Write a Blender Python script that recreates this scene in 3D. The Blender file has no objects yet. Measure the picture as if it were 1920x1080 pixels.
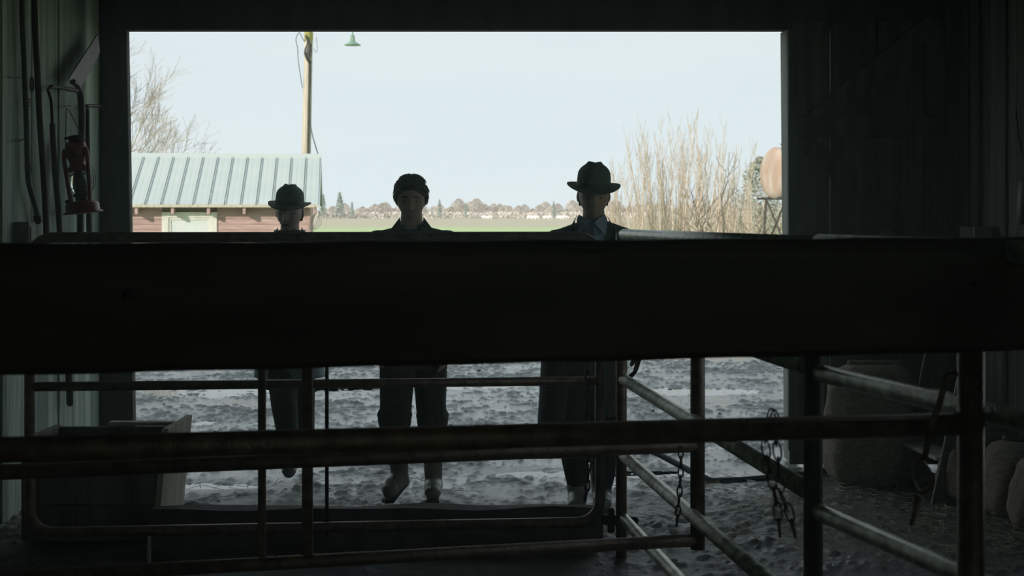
import bpy, bmesh, math, random
import numpy as np
from mathutils import Vector, Matrix, Euler
random.seed(7)
RNG = np.random.RandomState(5)
SC = bpy.context.scene
COL = SC.collection
PI = math.pi
F = 2600.0            # focal length in pixels of the 1920 wide frame
HZ = 1.55             # lens height
# ------------------------------------------------------------------ camera, sky, sun, exposure
cam_d = bpy.data.cameras.new('camera')
cam = bpy.data.objects.new('camera', cam_d); COL.objects.link(cam)
cam.location = (0, 0, HZ); cam.rotation_euler = (PI/2, 0, 0)
cam_d.sensor_width = 36; cam_d.lens = 36*F/1920; cam_d.shift_y = -140/1920
cam_d.clip_start = .05; cam_d.clip_end = 3000
cam_d.dof.use_dof = True; cam_d.dof.focus_distance = 7.6; cam_d.dof.aperture_fstop = 6.3
SC.camera = cam
SC.view_settings.view_transform = 'Standard'
try: SC.view_settings.look = 'None'
except Exception: pass
SC.view_settings.gamma = 1; SC.view_settings.exposure = 0.0
SC.view_settings.use_curve_mapping = False
SC.cycles.use_denoising = True
SC.cycles.max_bounces = 8; SC.cycles.diffuse_bounces = 4
SC.cycles.sample_clamp_indirect = 6
W = bpy.data.worlds.new('sky'); SC.world = W; W.use_nodes = True
nt = W.node_tree; nt.nodes.clear()
n_out = nt.nodes.new('ShaderNodeOutputWorld'); n_bg = nt.nodes.new('ShaderNodeBackground')
n_tc = nt.nodes.new('ShaderNodeTexCoord'); n_sep = nt.nodes.new('ShaderNodeSeparateXYZ')
n_rmp = nt.nodes.new('ShaderNodeValToRGB')
e = n_rmp.color_ramp.elements
e[0].position = 0.0; e[0].color = (.735, .845, .865, 1)
e[1].position = 1.0; e[1].color = (.50, .66, .74, 1)
m_ = e.new(.22); m_.color = (.70, .815, .845, 1)
n_map = nt.nodes.new('ShaderNodeMapping'); n_map.inputs['Scale'].default_value = (1.5, 1.5, 9)
n_noi = nt.nodes.new('ShaderNodeTexNoise'); n_noi.inputs['Scale'].default_value = 1.6; n_noi.inputs['Detail'].default_value = 4
n_cr = nt.nodes.new('ShaderNodeMapRange'); n_cr.inputs[1].default_value = .45; n_cr.inputs[2].default_value = .75
n_cr.inputs[3].default_value = 0; n_cr.inputs[4].default_value = .55
n_mix = nt.nodes.new('ShaderNodeMixRGB'); n_mix.inputs[2].default_value = (.79, .875, .875, 1)
L = nt.links.new
L(n_tc.outputs['Generated'], n_sep.inputs[0]); L(n_sep.outputs['Z'], n_rmp.inputs[0])
L(n_tc.outputs['Generated'], n_map.inputs[0]); L(n_map.outputs[0], n_noi.inputs['Vector'])
L(n_noi.outputs['Fac'], n_cr.inputs[0]); L(n_cr.outputs[0], n_mix.inputs[0])
L(n_rmp.outputs[0], n_mix.inputs[1]); L(n_mix.outputs[0], n_bg.inputs[0]); L(n_bg.outputs[0], n_out.inputs[0])
n_bg.inputs[1].default_value = 1.07
sun_d = bpy.data.lights.new('sun', 'SUN'); sun = bpy.data.objects.new('sun', sun_d); COL.objects.link(sun)
sun_d.energy = 4.6; sun_d.angle = math.radians(.6); sun_d.color = (1, .93, .82)
SUN_DIR = Vector((.66, .73, -.42)).normalized()
sun.rotation_euler = SUN_DIR.to_track_quat('-Z', 'Y').to_euler(); sun.location = (-8, -6, 12)

# ------------------------------------------------------------------ helpers
def px(x, y, Y):
    """a point at depth Y seen at photo pixel x, y"""
    return Vector(((x-960)*Y/F, Y, HZ-(y-400)*Y/F))
def V(*a): return Vector(a)
MATS = {}
def mat(name, c1, c2=None, scale=(6, 6, 6), rough=.8, metal=0, bump=.0, bscale=40, spec=.3, detail=6, rvar=0, rand=0, contrast=(.35, .65)):
    m = bpy.data.materials.new(name); m.use_nodes = True; MATS[name] = m
    t = m.node_tree; b = t.nodes['Principled BSDF']; l = t.links.new
    c2 = c2 or c1
    b.inputs['Roughness'].default_value = rough; b.inputs['Metallic'].default_value = metal
    b.inputs['Specular IOR Level'].default_value = spec
    g = t.nodes.new('ShaderNodeNewGeometry'); mp = t.nodes.new('ShaderNodeMapping'); mp.inputs['Scale'].default_value = scale
    l(g.outputs['Position'], mp.inputs[0])
    n = t.nodes.new('ShaderNodeTexNoise'); n.inputs['Scale'].default_value = 1; n.inputs['Detail'].default_value = detail
    l(mp.outputs[0], n.inputs['Vector'])
    r = t.nodes.new('ShaderNodeMapRange'); r.inputs[1].default_value = contrast[0]; r.inputs[2].default_value = contrast[1]
    l(n.outputs['Fac'], r.inputs[0])
    x = t.nodes.new('ShaderNodeMixRGB'); x.inputs[1].default_value = (*c1, 1); x.inputs[2].default_value = (*c2, 1)
    l(r.outputs[0], x.inputs[0]); out = x.outputs[0]
    if rand:
        oi = t.nodes.new('ShaderNodeObjectInfo'); rr = t.nodes.new('ShaderNodeMapRange')
        rr.inputs[3].default_value = 1-rand; rr.inputs[4].default_value = 1+rand*.6
        l(oi.outputs['Random'], rr.inputs[0])
        mu = t.nodes.new('ShaderNodeVectorMath'); mu.operation = 'SCALE'
        l(out, mu.inputs[0]); l(rr.outputs[0], mu.inputs['Scale']); out = mu.outputs[0]
    l(out, b.inputs['Base Color'])
    if rvar:
        q = t.nodes.new('ShaderNodeMapRange'); q.inputs[3].default_value = rough-rvar; q.inputs[4].default_value = rough+rvar
        l(n.outputs['Fac'], q.inputs[0]); l(q.outputs[0], b.inputs['Roughness'])
    if bump:
        n2 = t.nodes.new('ShaderNodeTexNoise'); n2.inputs['Scale'].default_value = bscale/max(scale); n2.inputs['Detail'].default_value = 5
        l(mp.outputs[0], n2.inputs['Vector'])
        bp = t.nodes.new('ShaderNodeBump'); bp.inputs['Strength'].default_value = bump; bp.inputs['Distance'].default_value = .02
        l(n2.outputs['Fac'], bp.inputs['Height']); l(bp.outputs[0], b.inputs['Normal'])
    return m

ORG = {}
def tag(o, label=None, cat=None, group=None, kind=None):
    if label: o['label'] = label
    if cat: o['category'] = cat
    if group: o['group'] = group
    if kind: o['kind'] = kind
    return o
def thing(name, loc, label, cat, group=None):
    o = bpy.data.objects.new(name, None); COL.objects.link(o); o.location = loc
    o.empty_display_size = .1
    ORG[o.name] = Vector(loc)
    return tag(o, label, cat, group)
class MB:
    """collects shapes (world coordinates) and links them as one mesh object"""
    def __init__(s): s.v = []; s.f = []
    def add(s, vs, fs):
        k = len(s.v); s.v += [tuple(p) for p in vs]; s.f += [tuple(i+k for i in f) for f in fs]; return s
    def box(s, lo, hi, M=None):
        (a, b, c), (d, e_, f) = lo, hi
        vs = [(a,b,c),(d,b,c),(d,e_,c),(a,e_,c),(a,b,f),(d,b,f),(d,e_,f),(a,e_,f)]
        if M is not None: vs = [M @ Vector(p) for p in vs]
        return s.add(vs, [(0,3,2,1),(4,5,6,7),(0,1,5,4),(1,2,6,5),(2,3,7,6),(3,0,4,7)])
    def bar(s, a, b, w, d, up=(0, 0, 1)):
        """box of section w (sideways) x d (along up) from a to b"""
        a = Vector(a); b = Vector(b); t = (b-a); ln = t.length; t.normalize()
        u = Vector(up); u = u-t*u.dot(t)
        if u.length < 1e-5: u = Vector((1, 0, 0))-t*t.x
        u.normalize(); r = t.cross(u)
        vs = [a+r*x*w/2+u*y*d/2+t*z*ln for z in (0, 1) for x, y in ((-1,-1),(1,-1),(1,1),(-1,1))]
        return s.add(vs, [(0,1,2,3),(7,6,5,4),(0,4,5,1),(1,5,6,2),(2,6,7,3),(3,7,4,0)])
    def rod(s, pts, r, n=10, cap=True, up=None):
        pts = [Vector(p) for p in pts]
        rs = list(r) if hasattr(r, '__len__') else [r]*len(pts)
        rings = []; prev = None
        for i, p in enumerate(pts):
            t = (pts[min(i+1, len(pts)-1)]-pts[max(i-1, 0)])
            if t.length < 1e-9: t = Vector((0, 0, 1))
            t.normalize()
            if prev is None:
                u = Vector((0, 0, 1)) if abs(t.z) < .9 else Vector((1, 0, 0))
            else: u = prev
            u = (u-t*u.dot(t))
            if u.length < 1e-6: u = Vector((1, 0, 0))-t*t.x
            u.normalize(); prev = u; w = t.cross(u)
            rings.append([p+(u*math.cos(2*PI*k/n)+w*math.sin(2*PI*k/n))*rs[i] for k in range(n)])
        vs = [q for g in rings for q in g]; fs = []
        for i in range(len(rings)-1):
            for k in range(n):
                fs.append((i*n+k, i*n+(k+1) % n, (i+1)*n+(k+1) % n, (i+1)*n+k))
        if cap:
            fs.append(tuple(range(n))[::-1]); fs.append(tuple(range((len(rings)-1)*n, len(rings)*n)))
        return s.add(vs, fs)
    def rings(s, rg, cap=True):
        """loft through rings of equal length"""
        n = len(rg[0]); vs = [q for g in rg for q in g]; fs = []
        for i in range(len(rg)-1):
            for k in range(n):
                fs.append((i*n+k, i*n+(k+1) % n, (i+1)*n+(k+1) % n, (i+1)*n+k))
        if cap:
            fs.append(tuple(range(n))[::-1]); fs.append(tuple(range((len(rg)-1)*n, len(rg)*n)))
        return s.add(vs, fs)
    def oval(s, secs, n=24, M=None):
        """loft of horizontal ellipses (x, y, z, rx, ry)"""
        rg = []
        for (x, y, z, rx, ry) in secs:
            g = [Vector((x+rx*math.cos(2*PI*k/n), y+ry*math.sin(2*PI*k/n), z)) for k in range(n)]
            if M is not None: g = [M @ q for q in g]
            rg.append(g)
        return s.rings(rg)
    def lathe(s, prof, c=(0, 0, 0), n=24, M=None, cap=True):
        return s.oval([(c[0], c[1], c[2]+z, r, r) for r, z in prof], n, M)
    def ball(s, c, r, n=16, m=10, M=None):
        r = (r, r, r) if not hasattr(r, '__len__') else r
        vs = []; fs = []
        for i in range(m+1):
            th = PI*i/m
            for k in range(n):
                ph = 2*PI*k/n
                q = Vector((r[0]*math.sin(th)*math.cos(ph), r[1]*math.sin(th)*math.sin(ph), -r[2]*math.cos(th)))
                if M is not None: q = M @ q
                vs.append(q+Vector(c))
        for i in range(m):
            for k in range(n):
                fs.append((i*n+k, i*n+(k+1) % n, (i+1)*n+(k+1) % n, (i+1)*n+k))
        return s.add(vs, fs)
    def cap2(s, a, b, ra, rb, n=14):
        """tapered capsule"""
        a = Vector(a); b = Vector(b); s.rod([a, b], [ra, rb], n); s.ball(a, ra, n, 8); return s.ball(b, rb, n, 8)
    def chain(s, pts, rs, n=14):
        for i in range(len(pts)-1): s.cap2(pts[i], pts[i+1], rs[i], rs[i+1], n)
        return s
    def plate(s, poly, nrm, th):
        """flat outline (3D points) given thickness th along nrm"""
        nrm = Vector(nrm).normalized()*th/2; k = len(poly); p = [Vector(q) for q in poly]
        vs = [q-nrm for q in p]+[q+nrm for q in p]
        fs = [tuple(range(k))[::-1], tuple(range(k, 2*k))]+[(i, (i+1) % k, (i+1) % k+k, i+k) for i in range(k)]
        return s.add(vs, fs)
    def torus(s, c, R, r, u, w, n=18, m=6, stretch=1.0):
        """ring with centre c in the plane u, w; stretched along w"""
        u = Vector(u).normalized(); w = Vector(w).normalized(); nn = u.cross(w)
        rg = []
        for i in range(n):
            a = 2*PI*i/n; d = u*math.cos(a)+w*math.sin(a); p = Vector(c)+u*math.cos(a)*R+w*math.sin(a)*R*stretch
            rg.append([p+(d*math.cos(2*PI*k/m)+nn*math.sin(2*PI*k/m))*r for k in range(m)])
        vs = [q for g in rg for q in g]
        fs = [(i*m+k, i*m+(k+1) % m, ((i+1) % n)*m+(k+1) % m, ((i+1) % n)*m+k) for i in range(n) for k in range(m)]
        return s.add(vs, fs)
    def build(s, name, m, parent=None, smooth=False, bevel=0, origin=None, remesh=0, soft=0, sub=0):
        if parent is not None: org = ORG[parent.name]
        elif origin is not None: org = Vector(origin)
        else: org = Vector((0, 0, 0))
        me = bpy.data.meshes.new(name)
        me.from_pydata([tuple(Vector(p)-org) for p in s.v], [], s.f)
        bm = bmesh.new(); bm.from_mesh(me); bmesh.ops.recalc_face_normals(bm, faces=bm.faces)
        if bevel: bmesh.ops.bevel(bm, geom=bm.edges[:], offset=bevel, segments=1, affect='EDGES', clamp_overlap=True)
        bm.to_mesh(me); bm.free()
        me.materials.append(MATS[m] if isinstance(m, str) else m)
        o = bpy.data.objects.new(name, me); COL.objects.link(o)
        if remesh:
            md = o.modifiers.new('r', 'REMESH'); md.mode = 'VOXEL'; md.voxel_size = remesh; md.use_smooth_shade = True
            if soft:
                sm = o.modifiers.new('s', 'SMOOTH'); sm.iterations = soft; sm.factor = .5
            dg = bpy.context.evaluated_depsgraph_get()
            nm = bpy.data.meshes.new_from_object(o.evaluated_get(dg)); o.modifiers.clear(); o.data = nm
            if not nm.materials: nm.materials.append(MATS[m] if isinstance(m, str) else m)
            smooth = True
        if smooth: o.data.shade_smooth()
        if parent is None: o.location = org
        else: o.parent = parent
        ORG[o.name] = org
        return o
def struct(o): o['kind'] = 'structure'; return o
def copy_tree(o, parent=None):
    c = o.copy(); COL.objects.link(c); c.parent = parent
    for ch in o.children: copy_tree(ch, c)
    return c
def wobble(n, a): return [random.uniform(-a, a) for _ in range(n)]

# ------------------------------------------------------------------ materials
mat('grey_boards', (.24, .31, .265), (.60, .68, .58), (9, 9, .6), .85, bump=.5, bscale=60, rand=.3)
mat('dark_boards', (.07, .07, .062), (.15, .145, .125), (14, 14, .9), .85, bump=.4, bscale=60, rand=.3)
mat('dark_timber', (.05, .05, .045), (.095, .09, .08), (8, 8, 1.5), .75, bump=.3, bscale=50)
mat('pale_timber', (.36, .35, .29), (.56, .53, .43), (14, 14, 1.2), .8, bump=.4, bscale=60)
mat('board_brown', (.022, .017, .012), (.05, .037, .025), (1.2, 12, 12), .6, bump=.2, bscale=60, spec=.4)
mat('reveal_wood', (.22, .23, .20), (.38, .38, .33), (10, 10, 1.2), .8, bump=.3)
mat('rust_pipe', (.10, .07, .05), (.20, .15, .11), (25, 25, 25), .42, metal=.35, bump=.25, bscale=120, spec=.5, rvar=.12)
mat('grey_pipe', (.24, .25, .20), (.74, .80, .68), (17, 17, 17), .36, metal=.35, bump=.3, bscale=120, spec=.5, rvar=.15)
mat('chain_steel', (.035, .032, .028), (.08, .075, .065), (50, 50, 50), .45, metal=.7, spec=.5)
mat('dirt_floor', (.018, .016, .014), (.06, .055, .048), (9, 9, 9), .7, bump=.6, bscale=60, spec=.35, rvar=.2)
mat('iron_dark', (.02, .02, .02), (.05, .042, .035), (30, 30, 30), .5, metal=.6, bump=.15)
mat('blade_steel', (.03, .027, .024), (.07, .058, .048), (20, 20, 20), .5, metal=.6)
mat('tool_wood', (.028, .024, .019), (.065, .055, .043), (25, 25, 2), .65)
mat('red_enamel', (.13, .018, .016), (.22, .035, .028), (25, 25, 25), .38, spec=.5)
mat('conduit_grey', (.05, .055, .05), (.11, .115, .10), (20, 20, 4), .55, metal=.3)
mat('box_grey', (.11, .12, .11), (.19, .20, .18), (15, 15, 15), .6)
mat('burlap', (.20, .165, .125), (.32, .27, .21), (30, 30, 60), .95, bump=.7, bscale=180)
mat('straw', (.28, .24, .15), (.45, .39, .26), (30, 30, 30), .8)
mat('rubber_dark', (.012, .012, .012), (.03, .03, .03), (8, 8, 8), .55)
mat('skin', (.50, .36, .29), (.58, .42, .34), (20, 20, 20), .55, spec=.4)
mat('hair_brown', (.06, .055, .045), (.13, .115, .09), (60, 60, 20), .6)
mat('eye_white', (.28, .26, .24)); mat('iris', (.03, .025, .02), rough=.2, spec=.6)
mat('felt_dark', (.10, .135, .12), (.15, .19, .17), (60, 60, 60), .9, bump=.15, bscale=200)  # felt lightened and greened to carry the lens glare in its colour
mat('hat_band', (.05, .065, .06), (.08, .095, .085), rough=.6)
mat('coat_grey', (.22, .28, .30), (.30, .36, .37), (50, 50, 50), .9, bump=.2, bscale=150)
mat('coat_dark', (.045, .055, .055), (.075, .088, .088), (50, 50, 50), .9, bump=.2, bscale=150)
mat('suit_dark', (.03, .032, .036), (.05, .052, .056), (60, 60, 60), .9)
mat('shirt_blue', (.36, .46, .60), (.42, .52, .66), (10, 10, 10), .8)
mat('tie_dark', (.02, .022, .03), (.06, .065, .075), (90, 90, 30), .6)
mat('scarf_black', (.012, .014, .014), (.025, .027, .026), (50, 50, 50), .9)
mat('jacket_green', (.07, .09, .075), (.12, .14, .115), (40, 40, 40), .9, bump=.25, bscale=120)
mat('trousers_green', (.035, .042, .038), (.06, .07, .062), (40, 40, 40), .9, bump=.25, bscale=90)
mat('trousers_dark', (.022, .025, .026), (.04, .044, .044), (40, 40, 40), .9, bump=.25, bscale=90)
mat('rubber_boot', (.13, .145, .12), (.24, .25, .2), (18, 18, 18), .45, spec=.5)
mat('leather_boot', (.04, .035, .03), (.08, .07, .06), (18, 18, 18), .45, spec=.5)
mat('shoe_leather', (.10, .085, .07), (.18, .16, .13), (18, 18, 18), .5, spec=.5)
mat('roof_metal', (.43, .49, .47), (.47, .52, .50), (.6, .6, 4), .5, metal=.0, spec=.4)
mat('roof_seam', (.41, .47, .47), (.45, .50, .50), rough=.55)
mat('ridge_metal', (.47, .52, .49), rough=.5)
mat('red_siding', (.36, .235, .215), (.46, .335, .31), (2, 2, 22), .85, bump=.2, bscale=60, rand=.12)
mat('white_paint', (.56, .56, .52), (.66, .655, .60), (12, 12, 3), .8, bump=.2)
mat('pane_pale', (.54, .58, .57), (.60, .63, .62), (4, 4, 4), .5, spec=.5)
mat('eave_wood', (.16, .13, .10), (.24, .19, .14), (10, 10, 10), .85)
mat('pole_wood', (.42, .37, .29), (.56, .51, .42), (14, 14, 1.2), .85, bump=.4, bscale=60)
mat('yellow_paint', (.52, .46, .16), (.60, .54, .22), rough=.7)
mat('lamp_enamel', (.17, .27, .21), (.21, .32, .25), rough=.4, spec=.5)
mat('wire_black', (.05, .055, .05), rough=.6)
mat('bark_tan', (.50, .41, .33), (.62, .52, .43), (6, 6, 6), .9)
mat('bark_grey', (.38, .35, .31), (.48, .44, .39), (6, 6, 6), .9)
mat('bark_dark', (.13, .11, .08), (.22, .185, .14), (6, 6, 6), .9)
mat('needles', (.30, .32, .26), (.40, .41, .34), (2, 2, 2), .9)
mat('far_twigs', (.56, .52, .475), (.61, .57, .525), (.25, .25, .5), .95, rand=.12)  # distance haze is put into these pale tones
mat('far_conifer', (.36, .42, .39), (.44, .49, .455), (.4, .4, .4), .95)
mat('sheep_wool', (.80, .79, .74), (.86, .85, .80), rough=.9)
mat('tank_rust', (.40, .29, .22), (.50, .48, .42), (2.2, 2.2, .9), .6, contrast=(.40, .62), bump=.15)
mat('tank_frame', (.06, .06, .05), (.11, .10, .08), (10, 10, 10), .7)
mat('haze_wall', (.62, .62, .58), (.68, .68, .63), (3, 3, 3), .8)
# wet mud: dark soil with a water film, gloss varying from place to place
def mud_material(name, base, base2, r0, r1, bump, wet, film, sc=1.0):
    m = bpy.data.materials.new(name); m.use_nodes = True; MATS[name] = m
    t = m.node_tree; b = t.nodes['Principled BSDF']; l = t.links.new
    g = t.nodes.new('ShaderNodeNewGeometry')
    def noise(s, d=6, rg=.55):
        n = t.nodes.new('ShaderNodeTexNoise'); n.inputs['Scale'].default_value = s*sc; n.inputs['Detail'].default_value = d; n.inputs['Roughness'].default_value = rg
        l(g.outputs['Position'], n.inputs['Vector']); return n.outputs['Fac']
    a = noise(7); x = t.nodes.new('ShaderNodeMixRGB'); x.inputs[1].default_value = (*base, 1); x.inputs[2].default_value = (*base2, 1)
    l(a, x.inputs[0])
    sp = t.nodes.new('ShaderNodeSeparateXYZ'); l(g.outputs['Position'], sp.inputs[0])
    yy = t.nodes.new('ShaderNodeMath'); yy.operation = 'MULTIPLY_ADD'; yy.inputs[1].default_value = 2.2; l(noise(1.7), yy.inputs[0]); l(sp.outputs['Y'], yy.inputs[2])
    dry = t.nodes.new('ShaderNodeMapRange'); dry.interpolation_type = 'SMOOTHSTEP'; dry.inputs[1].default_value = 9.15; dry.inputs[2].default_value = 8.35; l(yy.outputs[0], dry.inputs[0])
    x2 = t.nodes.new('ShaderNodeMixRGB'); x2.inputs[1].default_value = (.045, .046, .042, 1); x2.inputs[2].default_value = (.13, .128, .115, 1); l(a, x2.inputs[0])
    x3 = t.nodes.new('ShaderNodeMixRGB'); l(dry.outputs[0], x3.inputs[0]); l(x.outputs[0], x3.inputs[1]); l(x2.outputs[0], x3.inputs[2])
    l(x3.outputs[0], b.inputs['Base Color'])
    q = t.nodes.new('ShaderNodeMapRange'); q.inputs[1].default_value = .38; q.inputs[2].default_value = .62
    q.inputs[3].default_value = r0; q.inputs[4].default_value = r1
    l(noise(3.1), q.inputs[0]); l(q.outputs[0], b.inputs['Roughness'])
    b.inputs['Specular IOR Level'].default_value = .5; b.inputs['IOR'].default_value = 1.5
    bp = t.nodes.new('ShaderNodeBump'); bp.inputs['Strength'].default_value = bump; bp.inputs['Distance'].default_value = .03
    l(noise(26, 8, .65), bp.inputs['Height']); l(bp.outputs[0], b.inputs['Normal'])
    wz = t.nodes.new('ShaderNodeMapRange'); wz.inputs[1].default_value = wet[0]; wz.inputs[2].default_value = wet[1]; l(sp.outputs['Z'], wz.inputs[0])
    wm = t.nodes.new('ShaderNodeMath'); wm.operation = 'MAXIMUM'; l(wz.outputs[0], wm.inputs[0]); l(dry.outputs[0], wm.inputs[1]); wz = wm
    # the low ground holds a film of water: smoother and glossier than the lumps
    ms = t.nodes.new('ShaderNodeMapRange'); ms.inputs[3].default_value = bump*film; ms.inputs[4].default_value = bump; l(wz.outputs[0], ms.inputs[0]); l(ms.outputs[0], bp.inputs['Strength'])
    mq = t.nodes.new('ShaderNodeMath'); mq.operation = 'MULTIPLY_ADD'; mq.inputs[1].default_value = .28; l(wz.outputs[0], mq.inputs[0]); l(q.outputs[0], mq.inputs[2]); l(mq.outputs[0], b.inputs['Roughness'])
    return m
mud_material('wet_mud', (.07, .075, .07), (.20, .205, .19), .05, .22, .9, (.002, .010), .25)
m = mat('puddle_water', (.03, .03, .028), rough=.04, spec=.5); 
# field: green strip near, straw coloured beyond
m = bpy.data.materials.new('field_grass'); m.use_nodes = True; MATS['field_grass'] = m
t = m.node_tree; b = t.nodes['Principled BSDF']; l = t.links.new
g = t.nodes.new('ShaderNodeNewGeometry'); sp = t.nodes.new('ShaderNodeSeparateXYZ'); l(g.outputs['Position'], sp.inputs[0])
nz = t.nodes.new('ShaderNodeTexNoise'); nz.inputs['Scale'].default_value = .06; nz.inputs['Detail'].default_value = 6; l(g.outputs['Position'], nz.inputs['Vector'])
ma = t.nodes.new('ShaderNodeMath'); ma.operation = 'MULTIPLY_ADD'; ma.inputs[1].default_value = 60; l(nz.outputs['Fac'], ma.inputs[0]); l(sp.outputs['Y'], ma.inputs[2])
mr = t.nodes.new('ShaderNodeMapRange'); mr.inputs[1].default_value = 200; mr.inputs[2].default_value = 250; l(ma.outputs[0], mr.inputs[0])
mx = t.nodes.new('ShaderNodeMixRGB'); mx.inputs[1].default_value = (.46, .56, .30, 1); mx.inputs[2].default_value = (.50, .455, .345, 1)
l(mr.outputs[0], mx.inputs[0]); l(mx.outputs[0], b.inputs['Base Color']); b.inputs['Roughness'].default_value = .95; b.inputs['Specular IOR Level'].default_value = .1
# lantern globe
m = bpy.data.materials.new('globe_glass'); m.use_nodes = True; MATS['globe_glass'] = m
t = m.node_tree; b = t.nodes['Principled BSDF']; b.inputs['Base Color'].default_value = (.75, .8, .76, 1)
b.inputs['Transmission Weight'].default_value = .95; b.inputs['Roughness'].default_value = .12; b.inputs['IOR'].default_value = 1.2

# ------------------------------------------------------------------ ground
def vnoise(x, y, seed):
    xi = np.floor(x).astype(np.int64); yi = np.floor(y).astype(np.int64); xf = x-xi; yf = y-yi
    def h(a, b):
        n = (a*374761393+b*668265263+seed*974711) & 0x7fffffff
        n = ((n ^ (n >> 13))*1274126177) & 0x7fffffff
        return ((n ^ (n >> 16)) & 0xffff)/65535.0
    u = xf*xf*(3-2*xf); v = yf*yf*(3-2*yf)
    return (h(xi, yi)*(1-u)+h(xi+1, yi)*u)*(1-v)+(h(xi, yi+1)*(1-u)+h(xi+1, yi+1)*u)*v-.5
PUDDLES = [(.25, 8.3, .55, .19), (.92, 8.33, .42, .15), (-1.75, 7.97, .5, .14), (-1.2, 9.3, .7, .3), (.4, 10.2, 1.2, .35), (-2.6, 10.4, .8, .3), (-2.6, 12.1, 1.1, .5), (1.6, 12.2, 1.0, .4), (-.8, 12.6, 1.4, .45), (1.2, 9.3, .4, .16)]
PUD_Z = -.018
def ground_z(x, y, amp):
    z = amp*(.012*vnoise(x*1.3, y*1.6, 1)+.02*vnoise(x*3.6, y*4.6, 2)+.013*vnoise(x*9, y*9, 3)+.016*vnoise(x*19, y*18, 4)+.026*vnoise(x*36, y*30, 5))
    lo = .0015*amp; z = np.where(z < lo, lo+(z-lo)*.12, lo+(z-lo)*1.1)
    for (a, b, rx, ry) in PUDDLES:
        d = ((x-a)/rx)**2+((y-b)/ry)**2
        z = z-.035*np.exp(-d*1.4)
    s = np.clip((y-14)/10, 0, 1); s = s*s*(3-2*s)
    return z-.45*s
def ground(name, xs, ys, amp, m):
    X, Y = np.meshgrid(xs, ys); Z = ground_z(X, Y, amp)
    n, k = X.shape
    vs = np.stack([X.ravel(), Y.ravel(), Z.ravel()], 1)
    i = np.arange(n*k).reshape(n, k)
    fs = np.stack([i[:-1, :-1].ravel(), i[:-1, 1:].ravel(), i[1:, 1:].ravel(), i[1:, :-1].ravel()], 1)
    me = bpy.data.meshes.new(name); me.from_pydata(vs.tolist(), [], fs.tolist()); me.shade_smooth()
    me.materials.append(MATS[m]); o = bpy.data.objects.new(name, me); COL.objects.link(o); return struct(o)
def span(*segs):
    out = []
    for a, b, d in segs: out += list(np.arange(a, b, d))
    out.append(segs[-1][1]); return np.array(out)
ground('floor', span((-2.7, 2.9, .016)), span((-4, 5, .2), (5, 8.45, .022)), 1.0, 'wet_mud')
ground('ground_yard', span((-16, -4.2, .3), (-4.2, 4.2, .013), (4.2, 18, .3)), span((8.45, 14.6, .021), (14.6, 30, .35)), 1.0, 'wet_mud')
MB().add([(-900, 29.9, -.42), (900, 29.9, -.42), (900, 1400, -.42), (-900, 1400, -.42)], [(0, 1, 2, 3)]).build('field', 'field_grass')['kind'] = 'structure'
MB().add([(-900, -200, -.6), (900, -200, -.6), (900, 31, -.6), (-900, 31, -.6)], [(0, 1, 2, 3)]).build('ground_outer', 'field_grass')['kind'] = 'structure'
for i, (a, b_, rx, ry) in enumerate(PUDDLES):
    k = 28; pv = []
    for q in range(k):
        an = 2*PI*q/k; rr = 1.1+.3*math.sin(an*3+i)+.15*math.sin(an*5+2*i)
        pv.append((a+rx*rr*math.cos(an), b_+ry*rr*math.sin(an), PUD_Z))
    o = MB().add(pv+[(p[0], p[1], PUD_Z-.03) for p in pv], [tuple(range(k)), tuple(range(2*k-1, k-1, -1))]+[(q, (q+1) % k, (q+1) % k+k, q+k) for q in range(k)]).build('puddle', 'puddle_water')
    o['kind'] = 'stuff'; o['label'] = 'shallow puddle of rain water lying on the churned mud'

# ------------------------------------------------------------------ barn shell
XL, XR, YB = -2.54, 2.74, 8.58
DLT, DLB = -2.378, -2.330       # door opening, jamb top and foot
DRT, DRB = 1.691, 1.713
HEAD = HZ+(400-58)*YB/F          # underside of the door header
CEIL = 3.45
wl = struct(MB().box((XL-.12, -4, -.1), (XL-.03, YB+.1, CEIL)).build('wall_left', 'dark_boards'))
WN0, WN1, WZ0, WZ1 = 4.0, 6.2, .95, 2.3    # opening added in the right wall, out of view, to light the men
SD0, SD1, SDH = -3.2, -.5, 2.55     # opening added in the right wall behind the lens to brighten the barn
wr = struct(MB().box((XR+.03, -4, -.1), (XR+.12, SD0, CEIL)).box((XR+.03, SD1, -.1), (XR+.12, WN0, CEIL)).box((XR+.03, WN1, -.1), (XR+.12, YB+.1, CEIL)).box((XR+.03, WN0, -.1), (XR+.12, WN1, WZ0)).box((XR+.03, WN0, WZ1), (XR+.12, WN1, CEIL)).box((XR+.03, SD0, SDH), (XR+.12, SD1, CEIL)).build('wall_right', 'dark_boards'))
def planks(parent, x0, x1, y0, y1, m, axis, wmin=.17, wmax=.25, z0=-.02, z1=CEIL, gap=.006, jit=.006):
    c = y0 if axis == 'y' else x0; end = y1 if axis == 'y' else x1
    while c < end-.02:
        w = min(random.uniform(wmin, wmax), end-c); j = random.uniform(-jit, jit); tl = random.uniform(-.004, .004)
        if axis == 'y': b = MB().box((x0+j, c, z0), (x1+j, c+w-gap, z1))
        else: b = MB().box((c, y0+j, z0), (c+w-gap, y1+j, z1))
        for i in range(4, 8):
            p = b.v[i]; b.v[i] = (p[0], p[1]+tl, p[2]) if axis == 'y' else (p[0]+tl, p[1], p[2])
        b.build('plank', m, parent, bevel=.003); c += w
planks(wl, XL-.03, XL, -4, YB-.02, 'grey_boards', 'y')
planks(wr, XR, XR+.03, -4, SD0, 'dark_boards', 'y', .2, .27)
planks(wr, XR, XR+.03, SD0, SD1, 'dark_boards', 'y', .2, .27, z0=SDH)
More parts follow.
